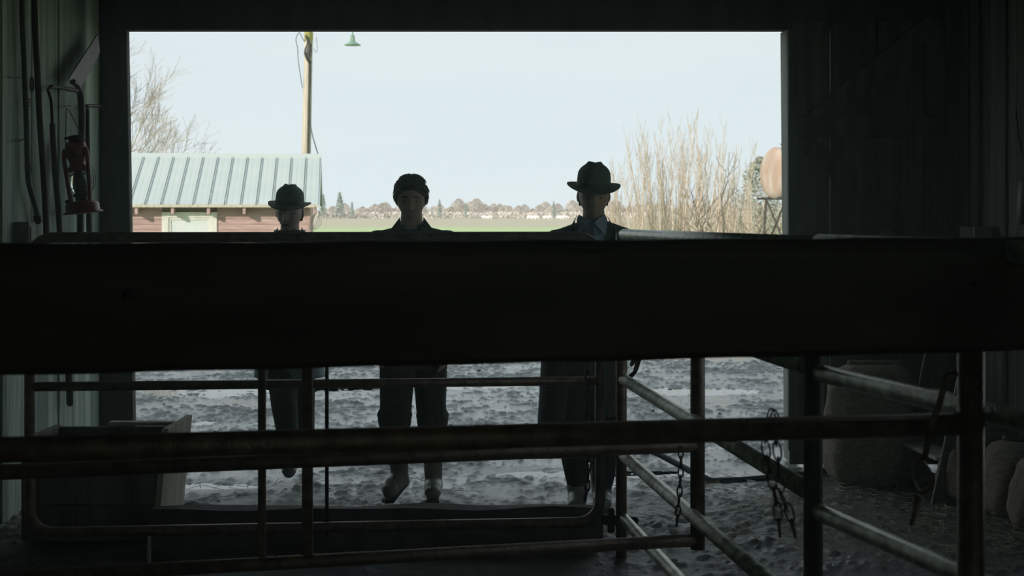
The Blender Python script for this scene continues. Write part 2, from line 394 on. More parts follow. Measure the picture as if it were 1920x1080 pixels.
planks(wr, XR, XR+.03, SD1, WN0, 'dark_boards', 'y', .2, .27)
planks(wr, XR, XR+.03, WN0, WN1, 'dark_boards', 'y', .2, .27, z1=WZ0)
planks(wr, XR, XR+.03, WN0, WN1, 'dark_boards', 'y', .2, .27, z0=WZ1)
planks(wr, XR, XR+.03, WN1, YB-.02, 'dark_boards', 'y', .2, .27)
# dark strips set where gaps show between boards of the far side wall
for x in (1812, 1832, 1882):
    yy = F*(XR-.02)/(x-960); MB().box((XR-.022, yy-.028, 0), (XR, yy+.028, CEIL)).build('gap_strip', 'dark_timber', wr)
# end wall with the wide doorway
wf = struct(MB().box((-8.0, YB+.06, HEAD+.02), (XR+.1, YB+.16, CEIL+.9)).box((-8.0, YB+.06, -.5), (XL-.02, YB+.16, HEAD+.02)).box((DRT+.24, YB+.10, .075), (XR+.1, YB+.16, HEAD+.02)).build('wall_far', 'dark_boards'))
planks(wf, XL, XR, YB+.01, YB+.05, 'dark_boards', 'x', z0=HEAD+.16, z1=CEIL)
jl = MB(); jl.add([(XL, YB-.03, -.05), (DLB, YB-.03, -.05), (DLB, YB+.04, -.05), (XL, YB+.04, -.05), (XL, YB-.03, HEAD+.02), (DLT, YB-.03, HEAD+.02), (DLT, YB+.04, HEAD+.02), (XL, YB+.04, HEAD+.02)],
    [(0,3,2,1),(4,5,6,7),(0,1,5,4),(1,2,6,5),(2,3,7,6),(3,0,4,7)])
struct(jl.build('trim_1', 'dark_timber', bevel=.005))
struct(MB().box((XL, YB-.05, HEAD), (XR, YB+.05, HEAD+.2)).build('trim_2', 'dark_timber', bevel=.006))
rv = MB(); rv.add([(DRB, YB-.04, .01), (DRB+.06, YB-.04, .01), (DRB+.06, YB+.16, .01), (DRB, YB+.16, .01), (DRT, YB-.04, HEAD+.01), (DRT+.06, YB-.04, HEAD+.01), (DRT+.06, YB+.16, HEAD+.01), (DRT, YB+.16, HEAD+.01)],
    [(0,3,2,1),(4,5,6,7),(0,1,5,4),(1,2,6,5),(2,3,7,6),(3,0,4,7)])
struct(rv.build('trim_3', 'reveal_wood', bevel=.004))
struct(MB().box((XL-.2, -4, CEIL), (XR+.2, YB+.1, CEIL+.08)).build('ceiling', 'dark_boards'))
struct(MB().box((-8.0, -4.15, -.5), (XR+.2, -4.03, CEIL+.9)).build('wall_back', 'dark_boards'))
struct(MB().box((-8.1, -4.1, -.5), (-8.0, YB+.16, CEIL+.9)).build('wall_outer', 'dark_boards'))  # unseen; set out wide so the barn's shadow covers the yard
xa, xb, xm = -8.3, XR+.5, -3.4  # unseen roof, raised and widened to lengthen the shadow on the yard
rf = MB()
for s_, (p, q) in enumerate((((xa, CEIL+.7), (xm, CEIL+3.0)), ((xm, CEIL+3.0), (xb, CEIL+.7)))):
    rf.add([(p[0], -4.5, p[1]), (q[0], -4.5, q[1]), (q[0], YB+.45, q[1]), (p[0], YB+.45, p[1]), (p[0], -4.5, p[1]+.08), (q[0], -4.5, q[1]+.08), (q[0], YB+.45, q[1]+.08), (p[0], YB+.45, p[1]+.08)],
        [(0,3,2,1),(4,5,6,7),(0,1,5,4),(1,2,6,5),(2,3,7,6),(3,0,4,7)])
struct(rf.build('roof', 'dark_boards'))
gb = MB()
for yy in (-4.1, YB+.11): gb.plate([(-8.0, yy, CEIL+.85), (XR+.1, yy, CEIL+.85), (xm, yy, CEIL+3.0)], (0, 1, 0), .08)
struct(gb.build('wall_gable', 'dark_boards'))
# the plank leaf beside the doorway, ledged and braced
def sx(x, Y=YB-.09): return (x-960)*Y/F
def sz(y, Y=YB-.09): return HZ-(y-400)*Y/F
d1 = struct(bpy.data.objects.new('door_1', None)); COL.objects.link(d1); ORG['door_1'] = V(0, 0, 0)
edges = [1477, 1556, 1646, 1735, 1772]
for a, b_ in zip(edges[:-1], edges[1:]):
    MB().box((sx(a)+.008, YB-.075, .085+random.uniform(0, .02)), (sx(b_)-.008, YB-.04, HEAD+.05)).build('plank', 'dark_boards', d1, bevel=.003)
MB().box((sx(1492), YB-.118, sz(257)), (sx(1770), YB-.075, sz(219))).build('ledge', 'dark_boards', d1, bevel=.004)
MB().box((sx(1480), YB-.105, sz(870)), (sx(1770), YB-.075, sz(820))).build('ledge', 'dark_boards', d1, bevel=.004)
MB().box((sx(1750), YB-.112, .1), (sx(1772), YB-.075, HEAD)).build('stile', 'dark_boards', d1, bevel=.004)
MB().box((sx(1477), YB-.112, .1), (sx(1497), YB-.075, HEAD)).build('stile', 'dark_boards', d1, bevel=.004)
for (x0, y0, x1, y1) in ((1500, 262, 1745, 466), (1510, 240, 1750, 42)):
    MB().bar((sx(x0), YB-.096, sz(y0)), (sx(x1), YB-.096, sz(y1)), .04, .12, (0, 0, 1)).build('brace', 'dark_boards', d1, bevel=.004)
struct(MB().box((sx(1774), YB-.1, .09), (XR, YB-.01, CEIL)).build('trim_4', 'dark_boards', bevel=.006))
struct(MB().box((XR-.12, WN1+.05, 1.34), (XR, YB-.1, 1.385)).build('trim_5', 'dark_timber', bevel=.004))

# ------------------------------------------------------------------ pens: gates, rails, chains
def lerp(a, b, t): return a+(b-a)*t
def frame_pipe(A, B, z0, z1, r, name, parent, m, corner=.07):
    """the bent outer tube of a gate from A to B (ground points)"""
    d = (B-A).normalized(); n = 6; pts = []
    def arc(c, a0):
        for i in range(n+1):
            a = a0+PI/2*i/n; pts.append(c+d*math.cos(a)*corner+V(0, 0, math.sin(a)*corner))
    arc(V(B.x, B.y, z1)-d*corner-V(0, 0, corner), 0)
    arc(V(A.x, A.y, z1)+d*corner-V(0, 0, corner), PI/2)
    arc(V(A.x, A.y, z0)+d*corner+V(0, 0, corner), PI)
    arc(V(B.x, B.y, z0)-d*corner+V(0, 0, corner), 3*PI/2)
    mb = MB(); mb.rod(pts+[pts[0], pts[1]], r, 10, cap=False)
    return mb.build(name, m, parent, smooth=True)
# the gate the men stand behind
A = V((56-960)/432, F/432, 0); B = V((1125-960)/417, F/417, 0)
g1 = thing('pipe_gate', A, 'rusty five-rail pipe gate closed across the pen in front of the three men', 'gate')
frame_pipe(A, B, .163, 1.445, .0235, 'gate_frame', g1, 'rust_pipe', .10)
for z in (.47, .797, 1.12):
    MB().rod([V(A.x, A.y, z), V(B.x, B.y, z)], .0205, 10).build('rail', 'rust_pipe', g1, smooth=True)
t_ = (602-56)/(1125-56.); p = A.lerp(B, t_)
MB().rod([V(p.x, p.y+.025, .12), V(p.x, p.y+.025, 1.40)], .0085, 8).build('stay', 'iron_dark', g1, smooth=True)
# hinge post of the side panel and the rails that run towards the lens
C0 = V((1165-960)/420, F/420, 0); C1 = V(.806, 3.71, 0); C2 = V(.806+.273*1.55, 3.71-1.55, 0)
sp = thing('pipe_fence', C0, 'weathered grey pipe panel running from the gate latch toward the splayed corner post', 'fence')
MB().rod([V(C0.x, C0.y, -.1), V(C0.x, C0.y, 1.46)], .0245, 12).build('post', 'rust_pipe', sp, smooth=True)
for z0, z1 in ((1.455, 1.465), (1.13, 1.137), (.81, .80), (.47, .46), (.19, .18)):
    MB().rod([V(C0.x+.01, C0.y-.02, z0), V(C1.x, C1.y, z1)], .0255, 20).build('rail', 'grey_pipe', sp, smooth=True)
sp2 = thing('pipe_fence', C1, 'weathered grey pipe panel splayed toward the sacks, with a thick dark post', 'fence')
MB().rod([V(C1.x, C1.y, -.1), V(C1.x, C1.y, 1.47)], .0262, 12).build('post', 'dark_timber', sp2, smooth=True)
for z in (1.472, 1.125, .755, .42, .15):
    MB().rod([V(C1.x+.012, C1.y-.02, z), V(C2.x, C2.y, z)], .0235, 20).build('rail', 'grey_pipe', sp2, smooth=True)
MB().rod([V(C2.x, C2.y, -.1), V(C2.x, C2.y, 1.5)], .026, 12).build('post', 'rust_pipe', sp2, smooth=True)
# latch between gate and hinge post
ht = thing('gate_latch', V(.44, 6.2, .19), 'black bolt latch low between the gate end and the hinge post', 'latch')
MB().box((.40, 6.16, .165), (.49, 6.19, .205)).build('bolt', 'iron_dark', ht, bevel=.006)
MB().box((.425, 6.15, .13), (.455, 6.18, .24)).build('bracket', 'iron_dark', ht, bevel=.006)
MB().box((.515, 6.155, .165), (.56, 6.185, .20)).build('staple', 'iron_dark', ht, bevel=.006)
# the nearer gate: heavy pipes, open beyond the frame
D = V((1308-960)/520, F/520, 0); D0 = V(-1.90, F/588, 0)
g2 = thing('pipe_gate', D, 'dark brown pipe gate with two upright stays standing nearer than the five-rail gate', 'gate')
MB().rod([V(D.x, D.y, .34), V(D.x, D.y, 1.30)], .0265, 12).build('post', 'rust_pipe', g2, smooth=True)
MB().rod([V(D0.x, D0.y, .34), V(D0.x, D0.y, 1.30)], .0265, 12).build('post', 'rust_pipe', g2, smooth=True)
for z, r in ((.372, .0235), (.714, .0255), (1.25, .024)):
    MB().rod([V(D.x, D.y, z), V(D0.x, D0.y, z)], r, 12).build('rail', 'rust_pipe', g2, smooth=True)
for x, w in ((490, .0135), (575.5, .0185)):
    # where the sight line at this pixel meets the gate plane
    k = (x-960)/F; t_ = (D0.x-k*D0.y)/((D0.x-k*D0.y)-(D.x-k*D.y)); p = D0.lerp(D, t_)
    MB().bar((p.x, p.y+.012, .36), (p.x, p.y+.012, 1.26), 2*w, .012, (0, 1, 0)).build('upright', 'rust_pipe', g2, bevel=.003)
# the nearest fence: timber board above a pipe rail
E0 = V(-2.40, 2.337, 0); E1 = V(.968, 2.925, 0)
nf = thing('pen_fence', E1, 'nearest pen fence with a heavy dark plank above one brown pipe rail', 'fence')
MB().rod([V(E1.x, E1.y, -.05), V(E1.x, E1.y, 1.44)], .028, 14).build('post', 'rust_pipe', nf, smooth=True)
MB().rod([V(E0.x, E0.y, -.05), V(E0.x, E0.y, 1.44)], .028, 14).build('post', 'rust_pipe', nf, smooth=True)
MB().rod([V(E0.x, E0.y, 1.109), V(E1.x, E1.y, 1.107)], .0245, 14).build('rail', 'rust_pipe', nf, smooth=True)
dE = (E1-E0).normalized(); nE = V(dE.y, -dE.x, 0)
E2 = E1+dE*.30; rg = []
for (P, z0, z1) in ((E0, 1.246, 1.491), (E2, 1.266, 1.501)):
    c = P+nE*.052; g = []
    for (o_, z) in ((-.02, z0), (.012, z0), (.02, z0+.012), (.022, (z0+z1)/2), (.019, z1-.026), (.013, z1-.010), (.002, z1-.001), (-.012, z1), (-.02, z1-.008)):
        g.append(V(c.x+nE.x*o_, c.y+nE.y*o_, z))
    rg.append(g)
MB().rings([[a.lerp(b_, k/40)+V(0, 0, .0012*math.sin(k*1.7)) for a, b_ in zip(*rg)] for k in range(41)]).build('board', 'board_brown', nf)
for q in (.012, .5, 1.12):
    c = E0.lerp(E1, q if q < 1 else .992)+nE*.076
    MB().rod([V(c.x, c.y, 1.40), V(c.x+nE.x*.008, c.y+nE.y*.008, 1.40)], .011, 8).build('bolt', 'iron_dark', nf)
# chains
def chain(name, pts, L_, r, label, m='chain_steel', grp=None):
    pts = [Vector(p) for p in pts]
    c = thing(name, pts[0], label, 'chain', grp); me = None
    ds = [0]
    for a, b_ in zip(pts[:-1], pts[1:]): ds.append(ds[-1]+(b_-a).length)
    def at(d):
        for i in range(len(pts)-1):
            if d <= ds[i+1] or i == len(pts)-2:
                return pts[i].lerp(pts[i+1], (d-ds[i])/max(ds[i+1]-ds[i], 1e-6)), (pts[i+1]-pts[i]).normalized()
    d = L_*.45; i = 0
    while d < ds[-1]:
        p, t = at(d)
        if me is None:
            o = MB().torus((0, 0, 0), L_*.2, r, (1, 0, 0), (0, 0, 1), 14, 6, 2.5).build('link', m, None, smooth=True); me = o.data
        else:
            o = bpy.data.objects.new('link', me); COL.objects.link(o)
        o.parent = c; o.location = p-ORG[c.name]
        q = V(0, 0, 1).rotation_difference(t)
        o.rotation_mode = 'QUATERNION'; from mathutils import Quaternion
        o.rotation_quaternion = q @ Quaternion((0, 0, 1), (i % 2)*PI/2+.35)
        ORG[o.name] = p; d += L_*.78; i += 1
    return c
def px2(pts, Y): return [px(x, y, Y) for x, y in pts]
chain('chain', px2([(1103, 640), (1102, 700), (1102, 800), (1104, 862), (1101, 915), (1097, 935)], 6.13), .056, .0042, 'steel chain hanging beside the upright end of the five-rail gate')
chain('chain', px2([(1276, 838), (1277, 870), (1275, 910), (1272, 950), (1270, 972), (1268, 992)], 4.9), .044, .003, 'thin steel chain dangling straight below the brown pipe rail')
chain('chain', px2([(1446, 768), (1447, 800), (1434, 830), (1440, 865), (1447, 900), (1458, 955), (1462, 1000)], 2.86), .042, .0022, 'dark chain looped over the brown pipe rail, longer strand')
chain('chain', px2([(1452, 770), (1453, 810), (1459, 860), (1462, 900), (1466, 930), (1480, 960), (1490, 1000)], 2.87), .042, .0022, 'dark chain beside the longer looped strand on the pipe rail')
hk = thing('snap_hook', px(1727, 895, 2.84), 'rusty oval ring on a stem hanging beside the fence post', 'hook')
MB().torus(px(1727, 894, 2.84), .019, .0042, (.97, 0, .22), (-.22, 0, .97), 20, 8, 1.75).build('ring', 'rust_pipe', hk, smooth=True)
MB().rod(px2([(1795, 700), (1775, 705), (1760, 760), (1745, 800), (1739, 835), (1732, 862)], 2.84), .007, 8).build('strap', 'rust_pipe', hk, smooth=True)
MB().rod(px2([(1722, 928), (1716, 960), (1708, 985)], 2.84), [.008, .006, .004], 8).build('tail', 'rust_pipe', hk, smooth=True)

# ------------------------------------------------------------------ low timber, trough and bits on the barn floor
kb = MB(); kb.rings([[V(x, 6.36+.02*(x+1.6)+oy+.008*math.sin(x*9), z+dz+.005*math.sin(x*6.3+oy*40)) for oy, z in ((0, -.02), (.09, -.02), (.09, .19), (0, .19))] for x, dz in [(-1.66+2.08*k/18, .004*math.sin(k*1.3)) for k in range(19)]])
tag(kb.build('floor_timber', 'dark_timber', origin=(-.6, 6.4, 0)), 'dark squared timber lying on the floor behind the five-rail gate', 'timber')
bn = thing('feed_trough', V(-1.95, 6.6, 0), 'dark wooden feed trough with one pale flared end board by the tool wall', 'trough')
def quadbox(p4, off):
    off = Vector(off); p = [Vector(q) for q in p4]
    return MB().add(p+[q+off for q in p], [(0,1,2,3),(7,6,5,4),(0,4,5,1),(1,5,6,2),(2,6,7,3),(3,7,4,0)])
y0, y1 = 6.47, 6.93
for k in range(3):
    za, zb = .04+.15*k, .04+.15*(k+1)-.008
    xr = lambda z: -1.687+.053*(z/.525)
    quadbox([(-2.26, y0, za), (xr(za), y0, za), (xr(zb), y0, zb), (-2.26, y0, zb)], (0, .03, 0)).build('side_board', 'dark_boards', bn, bevel=.003)
    quadbox([(-2.26, y1, za), (xr(za), y1, za), (xr(zb), y1, zb), (-2.26, y1, zb)], (0, .03, 0)).build('side_board', 'dark_boards', bn, bevel=.003)
quadbox([(-1.685, y0, .02), (-1.634, y0, .545), (-1.634, y1+.03, .54), (-1.685, y1+.03, .02)], (.03, 0, 0)).build('end_board', 'pale_timber', bn, bevel=.003)
quadbox([(-2.29, y0, .02), (-2.29, y0, .50), (-2.29, y1+.03, .49), (-2.29, y1+.03, .02)], (.03, 0, 0)).build('end_board', 'dark_boards', bn, bevel=.003)
MB().box((-2.28, y0, .02), (-1.70, y1+.03, .05)).build('bottom_board', 'dark_boards', bn, bevel=.003)
MB().box((px(202, 0, 6.93).x, 6.94, .485), (px(352, 0, 6.93).x, 7.0, .505)).build('rim_strip', 'pale_timber', bn, bevel=.003)
tag(MB().rod([px(279, 1032, 6.15)+V(0, 0, -.12), px(279.5, 1006, 6.15)], [.011, .008], 8).build('wooden_peg', 'pale_timber', smooth=True), 'short pale wooden peg standing in the floor under the gate', 'peg')
tag(MB().rod([px(1222, 846, 8.42), px(1238, 853, 8.40), px(1296, 884, 8.08), px(1334, 902, 7.98), px(1390, 900, 8.02), px(1440, 896, 8.08), px(1512, 889, 8.18), px(1560, 886, 8.22)], .019, 10).build('hose', 'rubber_dark', smooth=True, origin=(1.3, 8.1, 0)), 'black rubber hose bent in a corner on the mud by the doorway', 'hose')

# ------------------------------------------------------------------ things along the far side wall: sacks, ladder, tray, bag
def sack(loc, rx, ry, h, label, tilt=(0, 0), seed=0, tied=False):
    rs = random.Random(seed); n = 28; rows = 18; rg = []
    ph = rs.uniform(0, 6)
    prof = [(0, .70), (.03, .86), (.12, 1.0), (.3, 1.04), (.5, 1.0), (.7, .96), (.85, .88), (.95, .74), (1, .5)]
    def pr(t):
        for (a, ra), (b, rb) in zip(prof[:-1], prof[1:]):
            if t <= b: return ra+(rb-ra)*(t-a)/(b-a)
        return prof[-1][1]
    M = Matrix.Rotation(tilt[0], 4, 'Y') @ Matrix.Rotation(tilt[1], 4, 'X')
    for i in range(rows+1):
        t = i/rows; g = []
        for k in range(n):
            a = 2*PI*k/n; c, s_ = math.cos(a), math.sin(a)
            w = pr(t)*(1+.05*math.sin(3*a+ph+4*t)+.03*math.sin(7*a-6*t+ph)+.02*math.sin(20*t+a))
            e_ = .75; q = V(rx*w*math.copysign(abs(c)**e_, c), ry*w*math.copysign(abs(s_)**e_, s_), h*t)
            g.append(M @ q+Vector(loc))
        rg.append(g)
    r = thing('burlap_sack', loc, label, 'sack', None)
    MB().rings(rg).build('sack_body', 'burlap', r, smooth=True)
    tp = M @ V(0, 0, h)+Vector(loc)
    sm = MB(); gs = [(-rx*.5+rx*k/10, .012*math.sin(k*2.1)) for k in range(11)]
    sm.rod([tp+M.to_3x3() @ V(a, b, .012) for a, b in gs], .014, 6); sm.build('seam', 'burlap', r, smooth=True)
    return r
sack((2.08, 7.98, .0), .285, .2, .68, 'tall burlap sack standing upright against the braced plank door', seed=1)
sack((2.45, 7.42, .02), .165, .16, .30, 'small round burlap sack slumped half behind the fence post', (.05, 0), seed=2)
sack((2.56, 7.08, .0), .16, .19, .38, 'plump burlap sack tilted on the straw, biggest of the low heap', (.12, -.1), seed=3)
sack((2.585, 7.62, .0), .13, .14, .40, 'burlap sack wedged behind the heap against the board wall', (.05, 0), seed=4)
sack((2.57, 6.72, .0), .15, .15, .36, 'burlap sack at the end of the heap, farthest from the ladder', (.08, 0), seed=5)
ld = thing('ladder', V(2.23, 7.6, 0), 'wooden ladder with flat treads leaning on the board wall beside the sacks', 'ladder')
LT_ = 1.3; RB, RT = V(2.262, 7.38, 0), V(2.262+.205*LT_, 7.38, LT_)
LB, LT = V(2.20, 7.83, 0), V(2.20+.215*LT_, 7.83, LT_)
for a, b_ in ((RB, RT), (LB, LT)):
    MB().bar(a, b_, .022, .06, (1, 0, .2)).build('rail', 'dark_timber', ld, bevel=.003)
    MB().bar(a+V(-.033, -.012, 0), b_+V(-.033, -.012, 0), .008, .006, (1, 0, .2)).build('pale_edge', 'pale_timber', ld)  # thin pale strip along each rail
for k in range(4):
    z = .265+.3*k; a = LB.lerp(LT, z/LT_); b_ = RB.lerp(RT, (z-.01)/LT_)
    quadbox([a+V(-.06, 0, 0), b_+V(-.06, 0, 0), b_+V(.09, 0, .0), a+V(.09, 0, .0)], (0, 0, -.022)).build('tread', 'pale_timber', ld, bevel=.003)
tr = thing('wooden_tray', V(2.69, 7.93, 1.385), 'shallow wooden tray resting on the wall ledge above the ladder', 'tray')
x0, x1, ya, yb = 2.60, 2.70, 7.80, 8.06
MB().box((x0, ya, 1.385), (x1, yb, 1.393)).build('tray_bottom', 'dark_boards', tr)
for lo, hi in (((x0, ya, 1.393), (x1, ya+.012, 1.475)), ((x0, yb-.012, 1.393), (x1, yb, 1.475)), ((x0, ya+.012, 1.393), (x0+.012, yb-.012, 1.475)), ((x1-.012, ya+.012, 1.393), (x1, yb-.012, 1.475))):
    MB().box(lo, hi).build('tray_side', 'pale_timber' if lo[1] == ya else 'dark_boards', tr, bevel=.002)
fb = thing('feed_bag', px(1926, 330, 7.42), 'dark leather bag hanging by a strap on the board wall', 'bag')
q = px(1925, 372, 7.42)
MB().oval([(q.x, q.y, q.z-.14, .05, .06), (q.x, q.y, q.z-.12, .065, .075), (q.x, q.y, q.z, .055, .07), (q.x, q.y, q.z+.09, .045, .06), (q.x, q.y, q.z+.13, .02, .03)], 18).build('pouch', 'leather_boot', fb, smooth=True)
MB().rod([q+V(0, 0, .12), px(1919, 300, 7.42), px(1910, 262, 7.45), px(1905, 205, 7.48)], [.007, .006, .006, .005], 8).build('strap', 'conduit_grey', fb, smooth=True)

# ------------------------------------------------------------------ things on the tool wall
def wp(x, y, off=.03):
    X = XL+off; Y = F*(-X)/(960-x); return V(X, Y, HZ-(y-400)*Y/F)
def wpath(pts, off): return [wp(x, y, off) for x, y in pts]
def smooth_path(p, k=6):
    p = [Vector(q) for q in p]; out = []
    for i in range(len(p)-1):
        a = p[max(i-1, 0)]; b_ = p[i]; c = p[i+1]; d = p[min(i+2, len(p)-1)]
        for j in range(k):
            t = j/k; out.append(.5*((2*b_)+(c-a)*t+(2*a-5*b_+4*c-d)*t*t+(3*b_-a-3*c+d)*t**3))
    return out+[p[-1]]
cd = thing('electrical_box', wp(68, 445, .04), 'grey electrical box on the tool wall fed by a bent conduit pipe', 'electrical box')
bx = wp(55, 445, .085)
MB().box((XL, bx.y-.005, HZ-(476-400)*bx.y/F), (XL+.085, bx.y+.10, HZ-(416-400)*bx.y/F)).build('box_body', 'box_grey', cd, bevel=.006)
MB().box((XL+.085, bx.y+.012, HZ-(466-400)*bx.y/F), (XL+.090, bx.y+.085, HZ-(424-400)*bx.y/F)).build('cover_plate', 'box_grey', cd, bevel=.002)
cpts = wpath([(41, -8), (43, 60), (47, 150), (50, 230), (53, 330), (58, 358), (66, 385), (70, 405), (71, 420)], .04)
MB().rod(smooth_path(cpts), .0145, 12).build('conduit', 'conduit_grey', cd, smooth=True)
for y in (192, 314):
    for dy in (-6, 0, 6): MB().rod([wp(50+(y-192)*.025, y+dy-2, .04), wp(50+(y-192)*.025, y+dy+2, .04)], .019, 12).build('coupling', 'conduit_grey', cd, smooth=True)
MB().rod([wp(70, 404, .04), wp(71, 416, .04)], .021, 12).build('lock_nut', 'iron_dark', cd, smooth=True)
tag(MB().rod(smooth_path(wpath([(64, -10), (66, 60), (71, 150), (75, 230), (80, 300), (84, 370), (88, 452)], .045)), .017, 10).build('tool_handle', 'tool_wood', origin=wp(76, 240, .045), smooth=True), 'long bare wooden tool handle beside the conduit pipe', 'tool handle')
rk = thing('pitchfork', wp(101, 330, .04), 'slim tool shaft with thin metal neck hung between handle and lantern', 'tool')
MB().rod(smooth_path(wpath([(98, 232), (100, 270), (104, 330), (109, 390), (113, 455)], .045)), [.016]*25, 10).build('shaft', 'tool_wood', rk, smooth=True)
MB().rod(smooth_path(wpath([(91, 172), (95, 185), (97, 205), (98, 236)], .045)), .009, 8).build('neck', 'iron_dark', rk, smooth=True)
hy = thing('hay_knife', wp(150, 200, .08), 'old hay knife with a broad upright blade and curved shank behind the lantern', 'tool')
bl = [wp(x, y, .085) for x, y in ((128, 149), (140, 128), (160, 99), (183, 64), (187, 97), (183, 108), (170, 131), (151, 163), (138, 153))]
MB().plate(bl, (1, 0, 0), .005).build('blade', 'blade_steel', hy)
MB().rod([wp(128, 149, .090), wp(183, 64, .090)], .004, 6).build('blade_spine', 'blade_steel', hy)
MB().rod(smooth_path(wpath([(136, 153), (143, 158), (149, 170), (152, 188), (153.5, 215), (153, 260), (151, 340), (151, 455)], .085)), [.016]*12+[.019]*31, 10).build('shank', 'iron_dark', hy, smooth=True)
MB().rod(smooth_path(wpath([(89, 170), (95, 163), (106, 163), (122, 166), (144, 170)], .085)), [.006]*6+[.011]*13+[.013]*6, 10).build('grip', 'tool_wood', hy, smooth=True)
ho = thing('hoe', wp(164, 300, .06), 'garden hoe hung blade uppermost next to the door post', 'tool')
MB().rod(wpath([(162.5, 203), (163.5, 260), (165, 350), (168, 470)], .05)[0:4], .0165, 10).build('shaft', 'tool_wood', ho, smooth=True)
MB().rod(wpath([(158, 200), (166, 198.5), (180, 198.5), (189, 199)], .055), [.009, .011, .011, .006], 8).build('hoe_blade', 'iron_dark', ho, smooth=True)
lp = wp(130, 730, .05)
tag(MB().rod([wp(127, 660, .05), wp(129, 700, .05), wp(131, 756, .05), wp(131.3, 761, .05)], [.017, .019, .0195, .012], 10).build('tool_handle', 'tool_wood', origin=lp, smooth=True), 'rounded lower end of a dark tool handle hanging low on the board wall', 'tool handle')
tag(MB().torus(wp(60, 158, .03), .022, .005, (0, 1, 0), (0, 0, 1), 20, 8, 1.7).build('iron_ring', 'iron_dark', origin=wp(60, 158, .03), smooth=True), 'small iron ring hung between conduit and long bare handle', 'ring')
for (xa_, ya_, xb_, yb_, lab) in ((17, 143, 39, 146, 'rusty nail sticking out beside the upper conduit'), (110, 201, 134, 198, 'rusty nail holding the lantern wire'), (37, 265, 48, 261, 'bent nail behind the middle of the conduit')):
    a = wp(xb_, yb_, 0.0); b_ = a.copy(); k = wp(xa_, ya_, .07)
    tag(MB().rod([wp(xb_, yb_, -.005), V(XL+.07, (XL+.07)*F/(xa_-960), HZ-(ya_-400)*((XL+.07)*F/(xa_-960))/F)], .0035, 6).build('nail', 'iron_dark', origin=a), lab, 'nail')
cw = MB(); cc = wp(160, 342, .05)
for k in range(4):
    cw.torus(cc+V(.006*k, .01*k-.015, .006*k), .105+.006*k, .0022, (0, 1, 0), (0, .1, 1), 30, 5, .62)
tag(cw.build('wire_coil', 'wire_black', origin=cc, smooth=True), 'loose coil of thin black wire hung behind the lantern globe', 'wire')
# hurricane lantern
lt = thing('lantern', V(-2.41, 7.72, 1.555), 'red hurricane lantern hanging from a nail on the tool wall', 'lantern')
LY = 7.72; lb = px(156, 400, LY); ltp = px(140, 256, LY); ax = (ltp-lb); LH = ax.length
Ml = Matrix.Translation(lb) @ V(0, 0, 1).rotation_difference(ax.normalized()).to_matrix().to_4x4()
q_ = LY/F   # metres per photo pixel at the lantern
MB().lathe([(36*q_, 0), (37*q_, 1.5*q_), (34*q_, 4*q_), (31*q_, 5*q_), (31*q_, 16*q_), (28*q_, 20*q_), (20*q_, 23*q_), (10*q_, 24*q_)], n=32, M=Ml).build('fuel_tank', 'red_enamel', lt, smooth=True)
MB().lathe([(9*q_, 22*q_), (11*q_, 26*q_), (11*q_, 31*q_), (15*q_, 33*q_), (15*q_, 36*q_), (8*q_, 40*q_)], n=24, M=Ml).build('burner', 'iron_dark', lt, smooth=True)
MB().lathe([(11*q_, 37*q_), (16*q_, 46*q_), (17*q_, 56*q_), (14*q_, 70*q_), (12*q_, 82*q_)], n=24, M=Ml, cap=False).build('globe', 'globe_glass', lt, smooth=True)
MB().lathe([(23*q_, 79*q_), (23*q_, 80.5*q_), (16*q_, 90*q_), (14*q_, 94*q_), (15*q_, 97*q_), (19*q_, 108*q_), (20*q_, 122*q_), (18*q_, 132*q_), (13*q_, 136*q_)], n=28, M=Ml).build('chimney_hood', 'red_enamel', lt, smooth=True)
MB().lathe([(11*q_, 135*q_), (11*q_, 141*q_), (20*q_, 141.5*q_), (19*q_, 144*q_), (8*q_, 147*q_), (2*q_, 148*q_)], n=28, M=Ml).build('cap', 'iron_dark', lt, smooth=True)
for s_ in (-1, 1):
    MB().rod(smooth_path([Ml @ V(s_*17*q_, -8*q_, 20*q_), Ml @ V(s_*19*q_, -8*q_, 40*q_), Ml @ V(s_*21*q_, -8*q_, 80*q_), Ml @ V(s_*22*q_, -8*q_, 108*q_), Ml @ V(s_*19*q_, -6*q_, 122*q_)]), 4.2*q_, 10).build('side_tube', 'red_enamel', lt, smooth=True)
for z, r in ((47, 19), (72, 18), (106, 24)):
    MB().torus(Ml @ V(0, 0, z*q_), r*q_, 1.0*q_, Ml.to_3x3() @ V(1, 0, 0), Ml.to_3x3() @ V(0, 1, 0), 28, 6).build('guard_wire', 'iron_dark', lt, smooth=True)
MB().lathe([(5*q_, 21*q_), (6*q_, 22*q_), (6*q_, 26*q_), (4*q_, 28*q_)], (-22*q_, -10*q_, 0), 14, Ml).build('filler_cap', 'iron_dark', lt, smooth=True)
MB().rod(smooth_path([Ml @ V(-20*q_, 0, 120*q_), px(124, 228, LY), px(125, 204, LY-.03), px(134, 216, LY), px(146, 240, LY), Ml @ V(19*q_, 0, 124*q_)]), .0028, 6).build('bail', 'iron_dark', lt, smooth=True)

